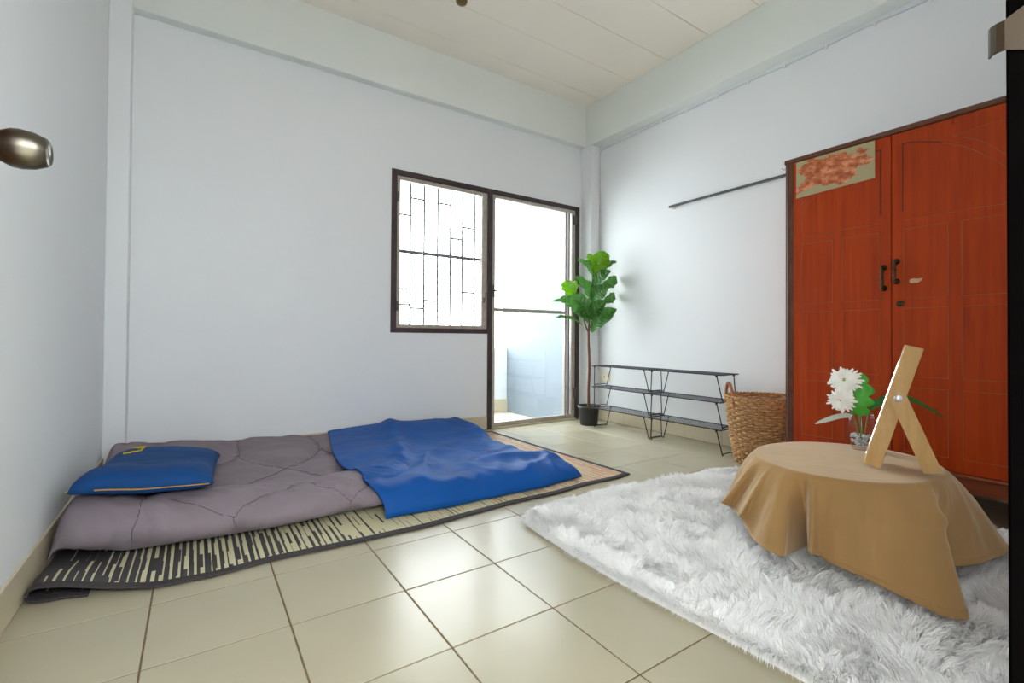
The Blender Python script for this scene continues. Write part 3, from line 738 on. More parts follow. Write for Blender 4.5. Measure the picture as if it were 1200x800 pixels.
# ------------------------------------------------------------------ fur rug
RO = np.array([1.9, -0.72, 0.0])
outline = np.array([(1.18, -0.14), (1.20, -0.08), (1.28, -0.03), (1.44, -0.005), (1.8, -0.005), (2.2, -0.045), (2.58, -0.075), (2.64, -0.12), (2.66, -0.3), (2.66, -0.9), (2.66, -1.40), (2.62, -1.46), (2.0, -1.47), (1.3, -1.47), (1.22, -1.45), (1.19, -1.38), (1.19, -1.1), (1.175, -0.85), (1.162, -0.55), (1.168, -0.3)])
def inside(x, y):
    r = np.zeros(x.shape, bool); m = len(outline)
    for i in range(m):
        (xa, ya), (xb, yb) = outline[i], outline[i - 1]
        c = ((ya > y) != (yb > y)) & (x < (xb - xa) * (y - ya) / (yb - ya + 1e-12) + xa); r ^= c
    return r
def odist(x, y):
    d = np.full(x.shape, 9.0); m = len(outline)
    for i in range(m):
        a = outline[i - 1]; c = outline[i]; ab = c - a
        t_ = np.clip(((x - a[0]) * ab[0] + (y - a[1]) * ab[1]) / (ab @ ab), 0, 1)
        d = np.minimum(d, np.hypot(x - a[0] - t_ * ab[0], y - a[1] - t_ * ab[1]))
    return d
def rug_h(x, y): return 0.010 + 0.014 * np.maximum(0, fbm(x * 2.6 + 2, y * 2.6 + 8)) * sm(0.0, 0.15, odist(x, y))
rug = thing('fur_rug', 'shaggy white faux fur rug under the draped table', 'rug', tuple(RO))
gx, gy2 = np.meshgrid(np.linspace(1.12, 2.68, 90), np.linspace(-1.48, 0.03, 90), indexing='ij')
bm_ = MB(); vid = {}
ins = inside(gx, gy2)
ol = [tuple(p) for p in catmull(outline, 160, True)]
b = MB(); cen = np.array([1.9, -0.72])
P = []
for k in range(24):
    s_ = (k / 23)
    row = []
    for p in ol:
        q = cen + (np.array(p) - cen) * s_; row.append((q[0] - RO[0], q[1] - RO[1], float(rug_h(np.array([q[0]]), np.array([q[1]]))[0])))
    P.append(row + [row[0]])
P.append([(a, c, 0.001) for a, c, _ in P[-1]])
b.grid(P); b.obj('backing', 'rug_back', rug, True)
NS = 260000
sx_ = rng.uniform(1.12, 2.68, int(NS * 1.5)); sy_ = rng.uniform(-1.48, 0.03, int(NS * 1.5))
k_ = inside(sx_, sy_); sx_, sy_ = sx_[k_][:NS], sy_[k_][:NS]; m = len(sx_)
h0 = rug_h(sx_, sy_)
# tufts lean together, with the lean direction wandering over the rug
ang = 2 * PI * (vnoise(sx_ * 7, sy_ * 7) * 1.6 + 0.5 * vnoise(sx_ * 22 + 5, sy_ * 22)) + rng.normal(0, 0.45, m)
ln = 0.042 * (0.6 + 0.7 * vnoise(sx_ * 14 + 40, sy_ * 14)) * rng.uniform(0.7, 1.2, m)
od = odist(sx_, sy_)
# edge strands fall outward
cx_, cy_ = sx_ - cen[0], sy_ - cen[1]; oa = np.arctan2(cy_ / 0.75, cx_ / 0.75)
we = sm(0.05, 0.0, od); lean = 0.45 + 0.45 * vnoise(sx_ * 9 + 80, sy_ * 9) + rng.normal(0, 0.12, m)
dx_ = np.cos(ang) * (1 - we) + np.cos(oa) * we; dy_ = np.sin(ang) * (1 - we) + np.sin(oa) * we
q = np.hypot(dx_, dy_) + 1e-6; dx_ /= q; dy_ /= q
lean = np.clip(lean + 0.5 * we, 0.1, 1.25); ln = ln * (1 - 0.25 * we)
wd = 0.0015
side = np.stack([-dy_, dx_, np.zeros(m)], -1); rot = rng.uniform(0, PI, m)
side = np.stack([np.cos(rot), np.sin(rot), np.zeros(m)], -1)
p0 = np.stack([sx_, sy_, h0 - 0.002], -1) - RO
def along(s_):
    a = lean * s_ * 1.25
    hx = ln * s_ * np.sin(a); hz = ln * s_ * np.cos(a)
    p = p0 + np.stack([dx_ * hx, dy_ * hx, hz], -1); p[:, 2] = np.maximum(p[:, 2], 0.003); return p
p1, p2 = along(0.5), along(1.0)
# tufts: tips gather towards the middle of their tuft
cs2 = 0.026; ci = np.floor(sx_ / cs2).astype(int); cj = np.floor(sy_ / cs2).astype(int)
jx = _tab[ci % 256, cj % 256]; jy = _tab[(cj + 91) % 256, (ci + 37) % 256]; jh = _tab[(ci + 13) % 256, (cj + 171) % 256]
tcx = (ci + 0.2 + 0.6 * jx) * cs2 - RO[0]; tcy = (cj + 0.2 + 0.6 * jy) * cs2 - RO[1]
tl_ = 0.026 * (0.4 + jh); ta_ = 2 * PI * (vnoise(ci * 0.18, cj * 0.18) * 1.5 + 0.35 * jx)
pull = 0.62 * (1 - we)
gxx = tcx + np.cos(ta_) * tl_; gyy = tcy + np.sin(ta_) * tl_
for p_, q_ in ((p1, 0.35), (p2, 1.0)):
    p_[:, 0] += (gxx - p_[:, 0]) * pull * q_; p_[:, 1] += (gyy - p_[:, 1]) * pull * q_
    p_[:, 2] += (jh - 0.5) * 0.016 * q_ * (1 - we); p_[:, 2] = np.maximum(p_[:, 2], 0.004)
Vf = np.stack([p0 - side * wd, p0 + side * wd, p1 - side * wd * 0.9, p1 + side * wd * 0.9, p2], 1).reshape(-1, 3)
i5 = np.arange(m)[:, None] * 5
Ff = np.concatenate([i5 + np.array([0, 1, 3]), i5 + np.array([0, 3, 2]), i5 + np.array([2, 3, 4])], 0)
me = fast_mesh('pile', Vf, Ff, 'fur_white')
po_ = link('pile', me, rug); po_['kind'] = 'stuff'

# ------------------------------------------------------------------ low table and its cloth
TC = np.array([2.06, -0.862]); TA, TB, TH = 0.318, 0.278, 0.302
tb = thing('low_table', 'low round table hidden under the khaki cloth', 'table', (TC[0], TC[1], 0))
tt = MB(); tt.lathe([(0.0, TH - 0.028), (0.985, TH - 0.028), (1.0, TH - 0.022), (1.0, TH - 0.008), (0.985, TH - 0.003), (0.0, TH - 0.003)], 64)
tt.v = [(x * (TA - 0.008), y * (TB - 0.008), z) for x, y, z in tt.v]; tt.obj('tabletop', 'beech', tb)
for sx2, sy2 in ((1, 1), (1, -1), (-1, 1), (-1, -1)):
    MB().tube([(sx2 * 0.15, sy2 * 0.13, TH - 0.028), (sx2 * 0.17, sy2 * 0.15, 0.012)], [0.016, 0.012], 10).obj('leg', 'beech', tb)

# hem control points: rim angle (deg), x, y, z
hem = [(146, 1.760, -0.588, 0.115), (142, 1.754, -0.579, 0.12), (138, 1.79, -0.565, 0.12), (128, 1.86, -0.56, 0.12), (110, 1.93, -0.50, 0.11), (88, 2.08, -0.46, 0.09), (62, 2.25, -0.49, 0.08), (38, 2.41, -0.60, 0.10), (15, 2.47, -0.78, 0.09), (-8, 2.46, -0.93, 0.10), (-30, 2.44, -1.08, 0.075),
       (-52, 2.33, -1.22, 0.065), (-66, 2.22, -1.258, 0.08), (-76, 2.10, -1.245, 0.083), (-86, 1.985, -1.225, 0.085), (-96, 1.885, -1.185, 0.090), (-102, 1.830, -1.165, 0.085), (-105, 1.80, -1.200, 0.065), (-109, 1.735, -1.262, 0.048), (-112, 1.690, -1.275, 0.046), (-115, 1.655, -1.245, 0.050),
       (-126, 1.652, -1.205, 0.055), (-138, 1.655, -1.125, 0.065), (-150, 1.665, -1.060, 0.07), (-162, 1.682, -0.975, 0.07), (-168, 1.692, -0.940, 0.075), (-172, 1.655, -0.930, 0.088), (-175, 1.775, -0.873, 0.060),
       (-179, 1.770, -0.868, 0.058), (-184, 1.640, -0.872, 0.066), (-187, 1.597, -0.878, 0.072), (-189, 1.570, -0.845, 0.088), (-191, 1.600, -0.800, 0.085), (-194, 1.650, -0.750, 0.080), (-198, 1.690, -0.700, 0.105), (-201, 1.672, -0.698, 0.122), (-205, 1.730, -0.655, 0.105), (-209, 1.790, -0.600, 0.098)]
hem = [(a if a > -180 or True else a, x, y, z) for a, x, y, z in hem]
H = np.array(hem, float)
ncl = 330
Hc = catmull(H[:, 1:], ncl, True)
# unwrap the rim angles so they run one full turn
angs = H[:, 0].copy()
for i in range(1, len(angs)):
    while angs[i] > angs[i - 1]: angs[i] -= 360
angs2 = np.concatenate([angs, [angs[0] - 360]])
tt_ = np.linspace(0, len(angs), ncl, endpoint=False)
ra = np.radians(np.interp(tt_, np.arange(len(angs) + 1), angs2))
rim = np.stack([TC[0] + TA * np.cos(ra), TC[1] + TB * np.sin(ra), np.full(ncl, TH)], -1)
nr, nd = 26, 46
rows = []
for k in range(nr):                        # flat top out to the rim
    s_ = k / nr
    p = np.stack([TC[0] + (rim[:, 0] - TC[0]) * s_, TC[1] + (rim[:, 1] - TC[1]) * s_, np.full(ncl, TH)], -1)
    p[:, 2] += 0.0012 * fbm(p[:, 0] * 12, p[:, 1] * 12) * (1 if k else 0)
    rows.append(p)
out = np.stack([np.cos(ra), np.sin(ra), 0 * ra], -1)
D = Hc - rim
for k in range(nd + 1):
    t_ = k / nd
    horiz = t_ ** 0.92; vert = t_
    p = rim + D * np.array([1, 1, 0]) * horiz + D * np.array([0, 0, 1]) * vert
    rnd = 0.010 * (1 - np.exp(-t_ * 14)); p = p + out * rnd * (1 - t_)
    p[:, 2] -= 0.004 * (1 - np.exp(-t_ * 30)) * (1 - t_)
    amp = math.sin(PI * min(1, t_ * 1.0)) ** 0.8
    p = p + out * (amp * (0.012 * fbm(ra * 5, np.full(ncl, t_ * 2.0)) + 0.020 * fbm(ra * 11 + t_ * 0.8, np.full(ncl, 3 + t_ * 1.2))))[:, None]
    rows.append(p)
R_ = np.stack(rows, 0)
# a pinched crease on the camera-side corner fold
d_ = np.linalg.norm((R_ - np.array([1.90, -1.165, 0.215])) * np.array([1, 1, 1.6]), axis=-1)
R_ += (np.exp(-(d_ / 0.035) ** 2) * 0.022)[..., None] * np.array([-0.35, -0.9, 0.1])
d_ = np.linalg.norm((R_ - np.array([1.93, -1.165, 0.185])) * np.array([0.8, 1, 2.2]), axis=-1)
R_ -= (np.exp(-(d_ / 0.03) ** 2) * 0.016)[..., None] * np.array([-0.35, -0.9, 0.1])
V = R_.transpose(1, 0, 2)
COo = np.array([TC[0], TC[1], TH])
me = fast_mesh('tablecloth', V.reshape(-1, 3) - COo, grid_faces(ncl, nr + nd + 1, True), 'khaki_cloth')
bm = bmesh.new(); bm.from_mesh(me); bmesh.ops.remove_doubles(bm, verts=bm.verts, dist=1e-5); bmesh.ops.recalc_face_normals(bm, faces=bm.faces); bm.to_mesh(me); bm.free()
tco = link('tablecloth', me, None, tuple(COo)); tagit(tco, 'khaki brown cloth draped in folds over the low round table', 'tablecloth')
m_ = tco.modifiers.new('thick', 'SOLIDIFY'); m_.thickness = 0.0018; m_.offset = 1
hb = MB()
ring_lo, ring_hi = R_[-1], R_[-4]
hb.grid(np.stack([ring_lo + out * 0.0012, (ring_lo + ring_hi) / 2 + out * 0.0040, ring_hi + out * 0.0036, ring_hi + out * 0.0015], 1) - COo, True)
hb.obj('hem', 'khaki_cloth', tco, True)

# ------------------------------------------------------------------ folding table mirror
e = np.array([0.315, -0.949, 0]); ax = np.array([0.949, 0.315, 0]); Zv = np.array([0, 0, 1.0])
b0 = np.array([1.974, -0.980, TH + 0.004])
mo = thing('table_mirror', 'wooden folding mirror propped open on the khaki cloth', 'mirror', tuple(b0))
dirS = e * 0.112 + Zv * 0.405; dirS = dirS / np.linalg.norm(dirS); nS = np.cross(dirS, ax); nS = nS / np.linalg.norm(nS)   # across the slab
if nS @ e < 0: nS = -nS
def slab(mb, p, q, wid, d0, d1, nrm):
    """board from p to q, width wid along nrm, depth d0..d1 along ax"""
    vs = [c + nrm * (i * wid / 2) + ax * d for c in (p, q) for i, d in ((-1, d0), (1, d0), (1, d1), (-1, d1))]
    return mb.add(vs, [(3, 2, 1, 0), (4, 5, 6, 7), (0, 1, 5, 4), (1, 2, 6, 5), (2, 3, 7, 6), (3, 0, 4, 7)])
z0 = np.zeros(3) + nS * 0.0 + Zv * 0.008
top_ = z0 + dirS * 0.418
fr = MB(); slab(fr, z0, top_, 0.046, 0.014, 0.150, nS)
fo = fr.obj('frame', 'beech', mo); bv = fo.modifiers.new('b', 'BEVEL'); bv.width = 0.002; bv.segments = 2
gl = MB(); slab(gl, z0 + dirS * 0.02 - nS * 0.0245, top_ - dirS * 0.02 - nS * 0.0245, 0.003, 0.055, 0.130, nS); gl.obj('mirror_glass', 'mirror', mo)
piv = z0 + dirS * 0.245 + nS * 0.004
foot = e * 0.154 + Zv * 0.014
dirL = (foot - piv) / np.linalg.norm(foot - piv); nL = np.cross(dirL, ax); nL /= np.linalg.norm(nL)
for d0, d1 in ((0.0, 0.0125), (0.1515, 0.164)):
    lg = MB(); nseg = 8
    ringp = []
    for k in range(nseg + 1):
        a = PI / 2 + PI * k / nseg; ringp.append(piv + dirL * (0.023 * math.cos(a)) + nL * (0.023 * math.sin(a)))
    poly = ringp + [foot - nL * 0.023 - dirL * 0.004, foot + nL * 0.023 - dirL * 0.004 + dirL * 0.004]
    npoly = len(poly)
    lg.add([p + ax * d0 for p in poly] + [p + ax * d1 for p in poly], [tuple(range(npoly - 1, -1, -1)), tuple(range(npoly, 2 * npoly))] + [(i, (i + 1) % npoly, npoly + (i + 1) % npoly, npoly + i) for i in range(npoly)])
    lg.obj('stand_leg', 'beech', mo)
    d = d0 - 0.004 if d0 < 0.1 else d1
    bt = MB().lathe([(0.0, 0), (0.009, 0.0), (0.0115, 0.0015), (0.0115, 0.004), (0.0, 0.004)], 20)
    rotm = Matrix((tuple(nL), tuple(np.cross(ax, nL)), tuple(ax))).transposed()
    bt.v = [tuple(rotm @ Vector(p) + Vector(piv + ax * d)) for p in bt.v]; bt.obj('bolt', 'chrome', mo, True)
cb_ = MB(); slab(cb_, foot - dirL * 0.05, foot - dirL * 0.004, 0.010, 0.0125, 0.1515, nL); cb_.obj('cross_bar', 'beech', mo)

# ------------------------------------------------------------------ vase of flowers
vz = TH + 0.004
VP = np.array([2.290, -0.838, vz])
va = thing('glass_vase', 'clear tapered glass vase holding artificial flowers on the cloth', 'vase', tuple(VP))
MB().lathe([(0.0, 0.0), (0.030, 0.0), (0.034, 0.006), (0.0455, 0.055), (0.0475, 0.08), (0.0455, 0.11), (0.041, 0.150), (0.0385, 0.150), (0.043, 0.108), (0.045, 0.08), (0.043, 0.055), (0.032, 0.009), (0.0, 0.008)], 40).obj('glass_body', 'vase_glass', va, True)
bd = MB()
for k in range(95):
    a = random.uniform(0, 2 * PI); hz = random.uniform(0.014, 0.060); rmax = np.interp(hz, [0.01, 0.055, 0.08], [0.026, 0.036, 0.038]); r = rmax * math.sqrt(random.random()); q = random.uniform(0.004, 0.006)
    bd.lathe([(0, -q), (q * 0.7, -q * 0.7), (q, 0), (q * 0.7, q * 0.7), (0, q)], 8, (r * math.cos(a), r * math.sin(a), hz))
bo_ = bd.obj('glass_beads', 'bead_glass', None, True, tuple(VP)); tagit(bo_, 'clear glass beads filling the bottom of the vase', 'beads', kind='stuff')

def flower(center, face, rad, label, root):
    o = thing('chrysanthemum', label, 'flower', tuple(root), 'white flowers in the vase')
    c = Vector(center) - Vector(root); f = Vector(face).normalized(); a = f.orthogonal().normalized(); b_ = f.cross(a)
    pt = MB()
    for layer, (nP, el, L) in enumerate(((26, -0.25, 1.0), (24, 0.12, 0.95), (20, 0.5, 0.80), (12, 0.9, 0.55))):
        for k in range(nP):
            t_ = 2 * PI * (k + 0.37 * layer + random.uniform(-0.2, 0.2)) / nP; d = (a * math.cos(t_) + b_ * math.sin(t_))
            elv = el + random.uniform(-0.22, 0.22); L2 = rad * L * random.uniform(0.78, 1.14)
            dirv = d * math.cos(elv) + f * math.sin(elv); sd = f.cross(d).normalized(); nm = dirv.cross(sd)
            wv_ = rad * 0.085; pts = []
            for s_, ww, up in ((0.12, 0.45, 0), (0.45, 0.95, 0.02), (0.8, 1.0, -0.01), (0.97, 0.55, -0.05)):
                ctr = c + dirv * (L2 * s_) + f * (rad * up)
                pts.append([tuple(ctr - sd * wv_ * ww + nm * (-0.15 * wv_)), tuple(ctr + f * (-0.02 * rad)), tuple(ctr + sd * wv_ * ww + nm * (-0.15 * wv_))])
            pt.grid(np.array(pts))
    pt.obj('petals', 'petal_white', o, True)
    MB().lathe([(0, 0.0), (rad * 0.16, rad * 0.05), (rad * 0.14, rad * 0.16), (0, rad * 0.22)], 12, tuple(c + f * 0.0)).obj('flower_center', 'pollen', o, True)
    st = catmull(np.array([(0, 0, 0), (c.x * 0.15, c.y * 0.15, c.z * 0.4), (c.x * 0.45, c.y * 0.45, c.z * 0.78), tuple(c - f * 0.012)]), 16)
    MB().tube(st, 0.0022, 6).obj('stem', 'stem_green', o, True)
    MB().lathe([(0, -0.002), (rad * 0.2, 0.0), (rad * 0.28, rad * 0.16)], 12, tuple(c - f * rad * 0.12)).obj('calyx', 'stem_green', o, True)
root = VP + np.array([0, 0, 0.03])
tocam = np.array([0.0955 - 2.29, -1.626 + 0.838, 0.736 - 0.55]); tocam /= np.linalg.norm(tocam)
lft = np.array([-0.832, 0.555, 0]) * 0.35
flower((2.245, -0.795, 0.577), tocam + lft + np.array([0, 0, 0.25]), 0.060, 'upper of two white daisy-like flowers in the glass vase', root)
flower((2.208, -0.797, 0.500), tocam + lft * 1.6 - np.array([0, 0, 0.15]), 0.051, 'lower of two white daisy-like flowers in the glass vase', root + np.array([-0.008, 0.006, 0]))

def leaf_blade(ctrl, wid, normal_hint, name, mat, label, cat, root_, lobes=0, stem=True):
    o = thing(name, label, cat, tuple(root_))
    P = catmull(np.array(ctrl) - np.array(root_), 60)
    mb = MB(); rows = []
    for i, p in enumerate(P):
        s_ = i / 59; d = P[min(i + 1, 59)] - P[max(i - 1, 0)]; d /= np.linalg.norm(d)
        sd = np.cross(d, normal_hint); sd /= np.linalg.norm(sd); nm = np.cross(sd, d)
        prof_ = math.sin(PI * min(1, s_ ** 0.8)) ** 0.7 if lobes else min(1, s_ * 6) * (1 - s_ ** 3) ** 0.8
        if lobes: prof_ *= 0.42 + 0.72 * abs(math.sin(lobes * PI * s_)) ** 0.7
        w_ = wid * max(prof_, 0.03)
        rows.append([p - sd * w_ + nm * w_ * 0.25, p - sd * w_ * 0.5 + nm * w_ * 0.05, p, p + sd * w_ * 0.5 + nm * w_ * 0.05, p + sd * w_ + nm * w_ * 0.25])
    mb.grid(np.array(rows)); bl = mb.obj('blade', mat, o, True); m2 = bl.modifiers.new('t', 'SOLIDIFY'); m2.thickness = 0.0012
    q = np.array(ctrl[0]) - np.array(root_)
    if stem: MB().tube(catmull(np.array([(0, 0, 0), q * 0.5 + np.array([0, 0, 0.01]), q]), 10), 0.0018, 6).obj('stem', 'stem_green', o, True)
leaf_blade([(2.285, -0.836, 0.438), (2.280, -0.838, 0.49), (2.290, -0.842, 0.55), (2.288, -0.836, 0.607)], 0.038, tocam, 'lobed_leaf', 'green_leafy', 'bright green lobed leaf beside the white flowers', 'leaf', root + np.array([0.004, 0.0, 0]), 4)
leaf_blade([(2.275, -0.815, 0.440), (2.235, -0.780, 0.432), (2.195, -0.750, 0.416), (2.160, -0.726, 0.402)], 0.013, np.array([-0.6, -0.25, 0.8]), 'long_leaf', 'blade_lit', 'narrow leaf coloured pale as if brightly lit, sticking out of the vase towards the basket', 'leaf', root + np.array([0.0, 0.008, 0]))
leaf_blade([(2.315, -0.852, 0.455), (2.360, -0.880, 0.497), (2.425, -0.920, 0.512), (2.490, -0.962, 0.488), (2.575, -1.016, 0.430)], 0.015, np.array([-0.75, -0.25, 0.6]), 'long_leaf', 'blade_green', 'long arching dark green leaf behind the wooden mirror', 'leaf', root + np.array([0.008, -0.004, 0]))

# ------------------------------------------------------------------ wardrobe
WK, WY0, WY1 = 2.65, -0.368, -1.272
wd_ = thing('wardrobe', 'old two door brown wooden wardrobe with a torn label', 'wardrobe', (2.9, (WY0 + WY1) / 2, 0))
b = MB()
b.box((WK + 0.022, WY1, 0.13), (XR - 0.012, WY1 + 0.02, 1.66)).box((WK + 0.022, WY0 - 0.02, 0.13), (XR - 0.012, WY0, 1.66)).box((WK + 0.022, WY1, 1.64), (XR - 0.012, WY0, 1.66)).box((WK + 0.022, WY1, 0.13), (XR - 0.012, WY0, 0.20)).box((XR - 0.02, WY1, 0.13), (XR - 0.012, WY0, 1.66))
part(b, 'body', 'wardrobe_wood', wd_)
for yy in (WY0, WY1 + 0.04):
    part(MB().bbox((WK + 0.002, yy - 0.04, 0.13), (WK + 0.022, yy, 1.665), 0.003), 'stile', 'moulding', wd_)
    part(MB().tube([(WK + 0.002, yy - 0.014, 0.20), (WK + 0.002, yy - 0.014, 1.655)], 0.004, 8), 'stile_bead', 'moulding', wd_)
part(MB().bbox((WK - 0.004, WY1 - 0.004, 1.650), (XR - 0.012, WY0 + 0.004, 1.674), 0.004), 'cornice', 'moulding', wd_)
part(MB().bbox((WK + 0.004, WY1 + 0.04, 0.13), (WK + 0.022, WY0 - 0.04, 0.188), 0.002), 'plinth', 'plinth_wood', wd_)
part(MB().tube([(WK + 0.002, WY1 + 0.02, 0.196), (WK + 0.002, WY0 - 0.02, 0.196)], 0.008, 10), 'plinth_bead', 'plinth_wood', wd_)
for xx in (WK + 0.07, XR - 0.07):
    for yy in (WY0 - 0.06, WY1 + 0.06):
        part(MB().bbox((xx - 0.03, yy - 0.03, 0.0), (xx + 0.03, yy + 0.03, 0.13), 0.004), 'foot', 'moulding', wd_)
YC = -0.822
def door_side(sg):
    """sg=+1: door on the window side of the seam, -1: the other"""
    y_in, y_out = YC + sg * 0.0015, (WY0 - 0.041 if sg > 0 else WY1 + 0.041)
    ya, yb = sorted((y_in, y_out))
    d = part(MB().bbox((WK, ya, 0.206), (WK + 0.020, yb, 1.648), 0.002), 'door', 'wardrobe_wood', wd_)
    off = Vector(wd_.location)
    def sub(mb, name, mat, smooth=False):
        me = mb.mesh(name, mat, smooth); me.transform(Matrix.Translation(-off)); return link(name, me, d)
    def line(pts, r=0.0011, mat='groove_tan'):
        mb = MB(); mb.tube([(WK - 0.0002, y, z) for y, z in pts], r, 5); sub(mb, 'groove', mat)
    def Yo(u): return YC + sg * u          # u: distance from the seam
    u0_, u1_, u2_, u3_ = 0.044, 0.189, 0.233, 0.372
    for (a, c) in ((0.92, 1.222), (0.583, 0.877), (0.262, 0.536)):
        for p, q in ((u0_, u1_), (u2_, u3_)):
            line([(Yo(p), a), (Yo(q), a)]); line([(Yo(p), c), (Yo(q), c)]); line([(Yo(p), a), (Yo(p), c)]); line([(Yo(q), a), (Yo(q), c)])
    line([(Yo(u0_), 1.262), (Yo(u3_), 1.262)])
    arch = [(0.040, 1.596), (0.075, 1.592), (0.12, 1.578), (0.18, 1.552), (0.252, 1.508), (0.336, 1.425), (0.372, 1.37)]
    ap = [tuple(p) for p in catmull(np.array(arch), 24)]
    line([(Yo(u), z) for u, z in ap[:12]], 0.0020, 'groove_dark'); line([(Yo(u), z) for u, z in ap[11:]])
    line([(Yo(0.040), 1.30), (Yo(0.040), 1.596)], 0.0020, 'groove_dark'); line([(Yo(0.372), 1.30), (Yo(0.372), 1.37)])
    sp2 = [tuple(p) for p in catmull(np.array([(0.205, 1.572), (0.28, 1.53), (0.335, 1.475), (0.372, 1.425)]), 14)]
    line([(Yo(u), z) for u, z in sp2]); line([(Yo(0.205), 1.572), (Yo(0.372), 1.592)]); line([(Yo(0.372), 1.592), (Yo(0.372), 1.425)])
    # ornate pull handle
    hy = YC + (0.027 if sg > 0 else -0.018); za, zb = (0.958, 1.075) if sg > 0 else (0.985, 1.096)
    hb = MB()
    for z in (za + 0.012, zb - 0.012):
        hb.lathe([(0.0, 0.0), (0.013, 0.0), (0.012, 0.004), (0.006, 0.008), (0.0055, 0.022), (0.0, 0.026)], 14, (0, 0, 0), 'x')
        k = 6 * 14
        hb.v[-k:] = [(WK - x, y + hy, zz + z) for x, y, zz in hb.v[-k:]]
    zz_ = np.linspace(za + 0.006, zb - 0.006, 29)
    rad_ = [0.0048 + 0.0016 * math.cos(k / 28 * 2 * PI * 4) + 0.0012 * math.sin(k / 28 * PI) for k in range(29)]
    hb.tube([(WK - 0.024, hy, z) for z in zz_], rad_, 10)
    sub(hb, 'handle', 'bronze', True)
    if sg < 0:
        lk = MB().lathe([(0.0, 0.0), (0.0145, 0.0), (0.014, 0.004), (0.010, 0.006), (0.009, 0.0045), (0.0, 0.0045)], 20, (0, 0, 0), 'x'); lk.v = [(WK - x, y - 0.853, z + 0.899) for x, y, z in lk.v]; sub(lk, 'lock', 'bronze', True)
        kh = MB().box((WK - 0.0055, -0.8545, 0.893), (WK - 0.0045, -0.8515, 0.905)); sub(kh, 'keyhole', 'black_hole')
        ch = MB(); pts = [(-0.884, 0.992), (-0.888, 1.002), (-0.900, 1.004), (-0.915, 1.001), (-0.930, 1.004), (-0.924, 0.992), (-0.914, 0.984), (-0.902, 0.985), (-0.890, 0.984)]
        ch.add([(WK - 0.0008, y, z) for y, z in pts] + [(WK + 0.001, y, z) for y, z in pts], [tuple(range(9)), tuple(range(17, 8, -1))] + [(i, (i + 1) % 9, 9 + (i + 1) % 9, 9 + i) for i in range(9)]); c_ = sub(ch, 'bare_patch', 'chip_tan'); c_['label'] = 'pale chipped spot where the veneer is gone'
    else:
        pp = fast_mesh('torn_label', np.array([(WK - 0.0030, -0.424, 1.462), (WK - 0.0030, -0.762, 1.475), (WK - 0.0030, -0.762, 1.646), (WK - 0.0030, -0.424, 1.646)]) - np.array(off), np.array([[0, 1, 2, 3]]), 'torn_paper', False, np.array([(0, 0), (1, 0), (1, 1), (0, 1)]))
        po2 = link('torn_label', pp, d); po2['label'] = 'pale paper label torn away in the middle'
        s2 = po2.modifiers.new('t', 'SOLIDIFY'); s2.thickness = 0.0006
door_side(1); door_side(-1)
part(MB().tube([(WK + 0.01, WY0 + 0.001, 1.63), (WK + 0.008, WY0 + 0.012, 1.632), (WK + 0.004, WY0 + 0.02, 1.641)], 0.0012, 5), 'nail', 'black_hole', wd_)
part(MB().tube([(WK + 0.001, -1.03, 1.655), (WK - 0.007, -1.03, 1.64), (WK - 0.007, -1.03, 1.618)], 0.0014, 5), 'nail', 'black_hole', wd_)

# ------------------------------------------------------------------ wicker basket
bc = np.array([2.925, -0.10, 0]); bk_ = thing('wicker_basket', 'tall round wicker basket with loop handles beside the wardrobe', 'basket', tuple(bc))
BH, RB, RT = 0.40, 0.140, 0.202
def brad(z): s_ = z / BH; return RB + (RT - RB) * (s_ ** 0.85)
NSt, NR, NA = 32, 25, 160
vs_, fs_ = [], []
Vw, Fw = [], []
tn = 6; base_i = 0
th_ = np.linspace(0, 2 * PI, NA, endpoint=False)
for k in range(NR):
    z = 0.010 + (BH - 0.03) * k / (NR - 1); r = brad(z) + 0.0085 * np.cos(NSt / 2 * th_ + PI * k)
    r2 = 0.0080
    cen_ = np.stack([r * np.cos(th_), r * np.sin(th_), np.full(NA, z) + 0.0015 * np.sin(3 * th_ + k)], -1)
    rd_ = np.stack([np.cos(th_), np.sin(th_), 0 * th_], -1)
    for q in range(tn):
        a = 2 * PI * q / tn; Vw.append(cen_ + rd_ * (0.0048 * math.cos(a)) + np.array([0, 0, r2 * math.sin(a)]))
    i = np.arange(NA); i2 = (i + 1) % NA
    for q in range(tn):
        q2 = (q + 1) % tn; A0 = base_i + q * NA; B0 = base_i + q2 * NA
        Fw.append(np.stack([A0 + i, A0 + i2, B0 + i2, B0 + i], -1))
    base_i += tn * NA
me = fast_mesh('weave', np.concatenate(Vw), np.concatenate(Fw), 'wicker'); wv2 = link('weave', me, bk_); wv2['kind'] = 'stuff'
stm = MB()
for k in range(NSt):
    a = 2 * PI * k / NSt
    stm.tube([(brad(z) * math.cos(a), brad(z) * math.sin(a), z) for z in np.linspace(0.006, BH - 0.004, 8)], 0.0034, 5)
so = stm.obj('stakes', 'wicker', bk_, True); so['kind'] = 'stuff'
rm_ = MB()
for ph in (0, PI):
    rm_.tube([((RT + 0.006 * math.cos(26 * a + ph)) * math.cos(a), (RT + 0.006 * math.cos(26 * a + ph)) * math.sin(a), BH - 0.006 + 0.006 * math.sin(26 * a + ph)) for a in np.linspace(0, 2 * PI, 260, endpoint=False)], 0.0058, 6, True)
rm_.obj('rim', 'wicker', bk_, True)
MB().lathe([(0.0, 0.004), (RB - 0.002, 0.004), (RB - 0.002, 0.012), (0.0, 0.012)], 36).obj('base', 'wicker', bk_)
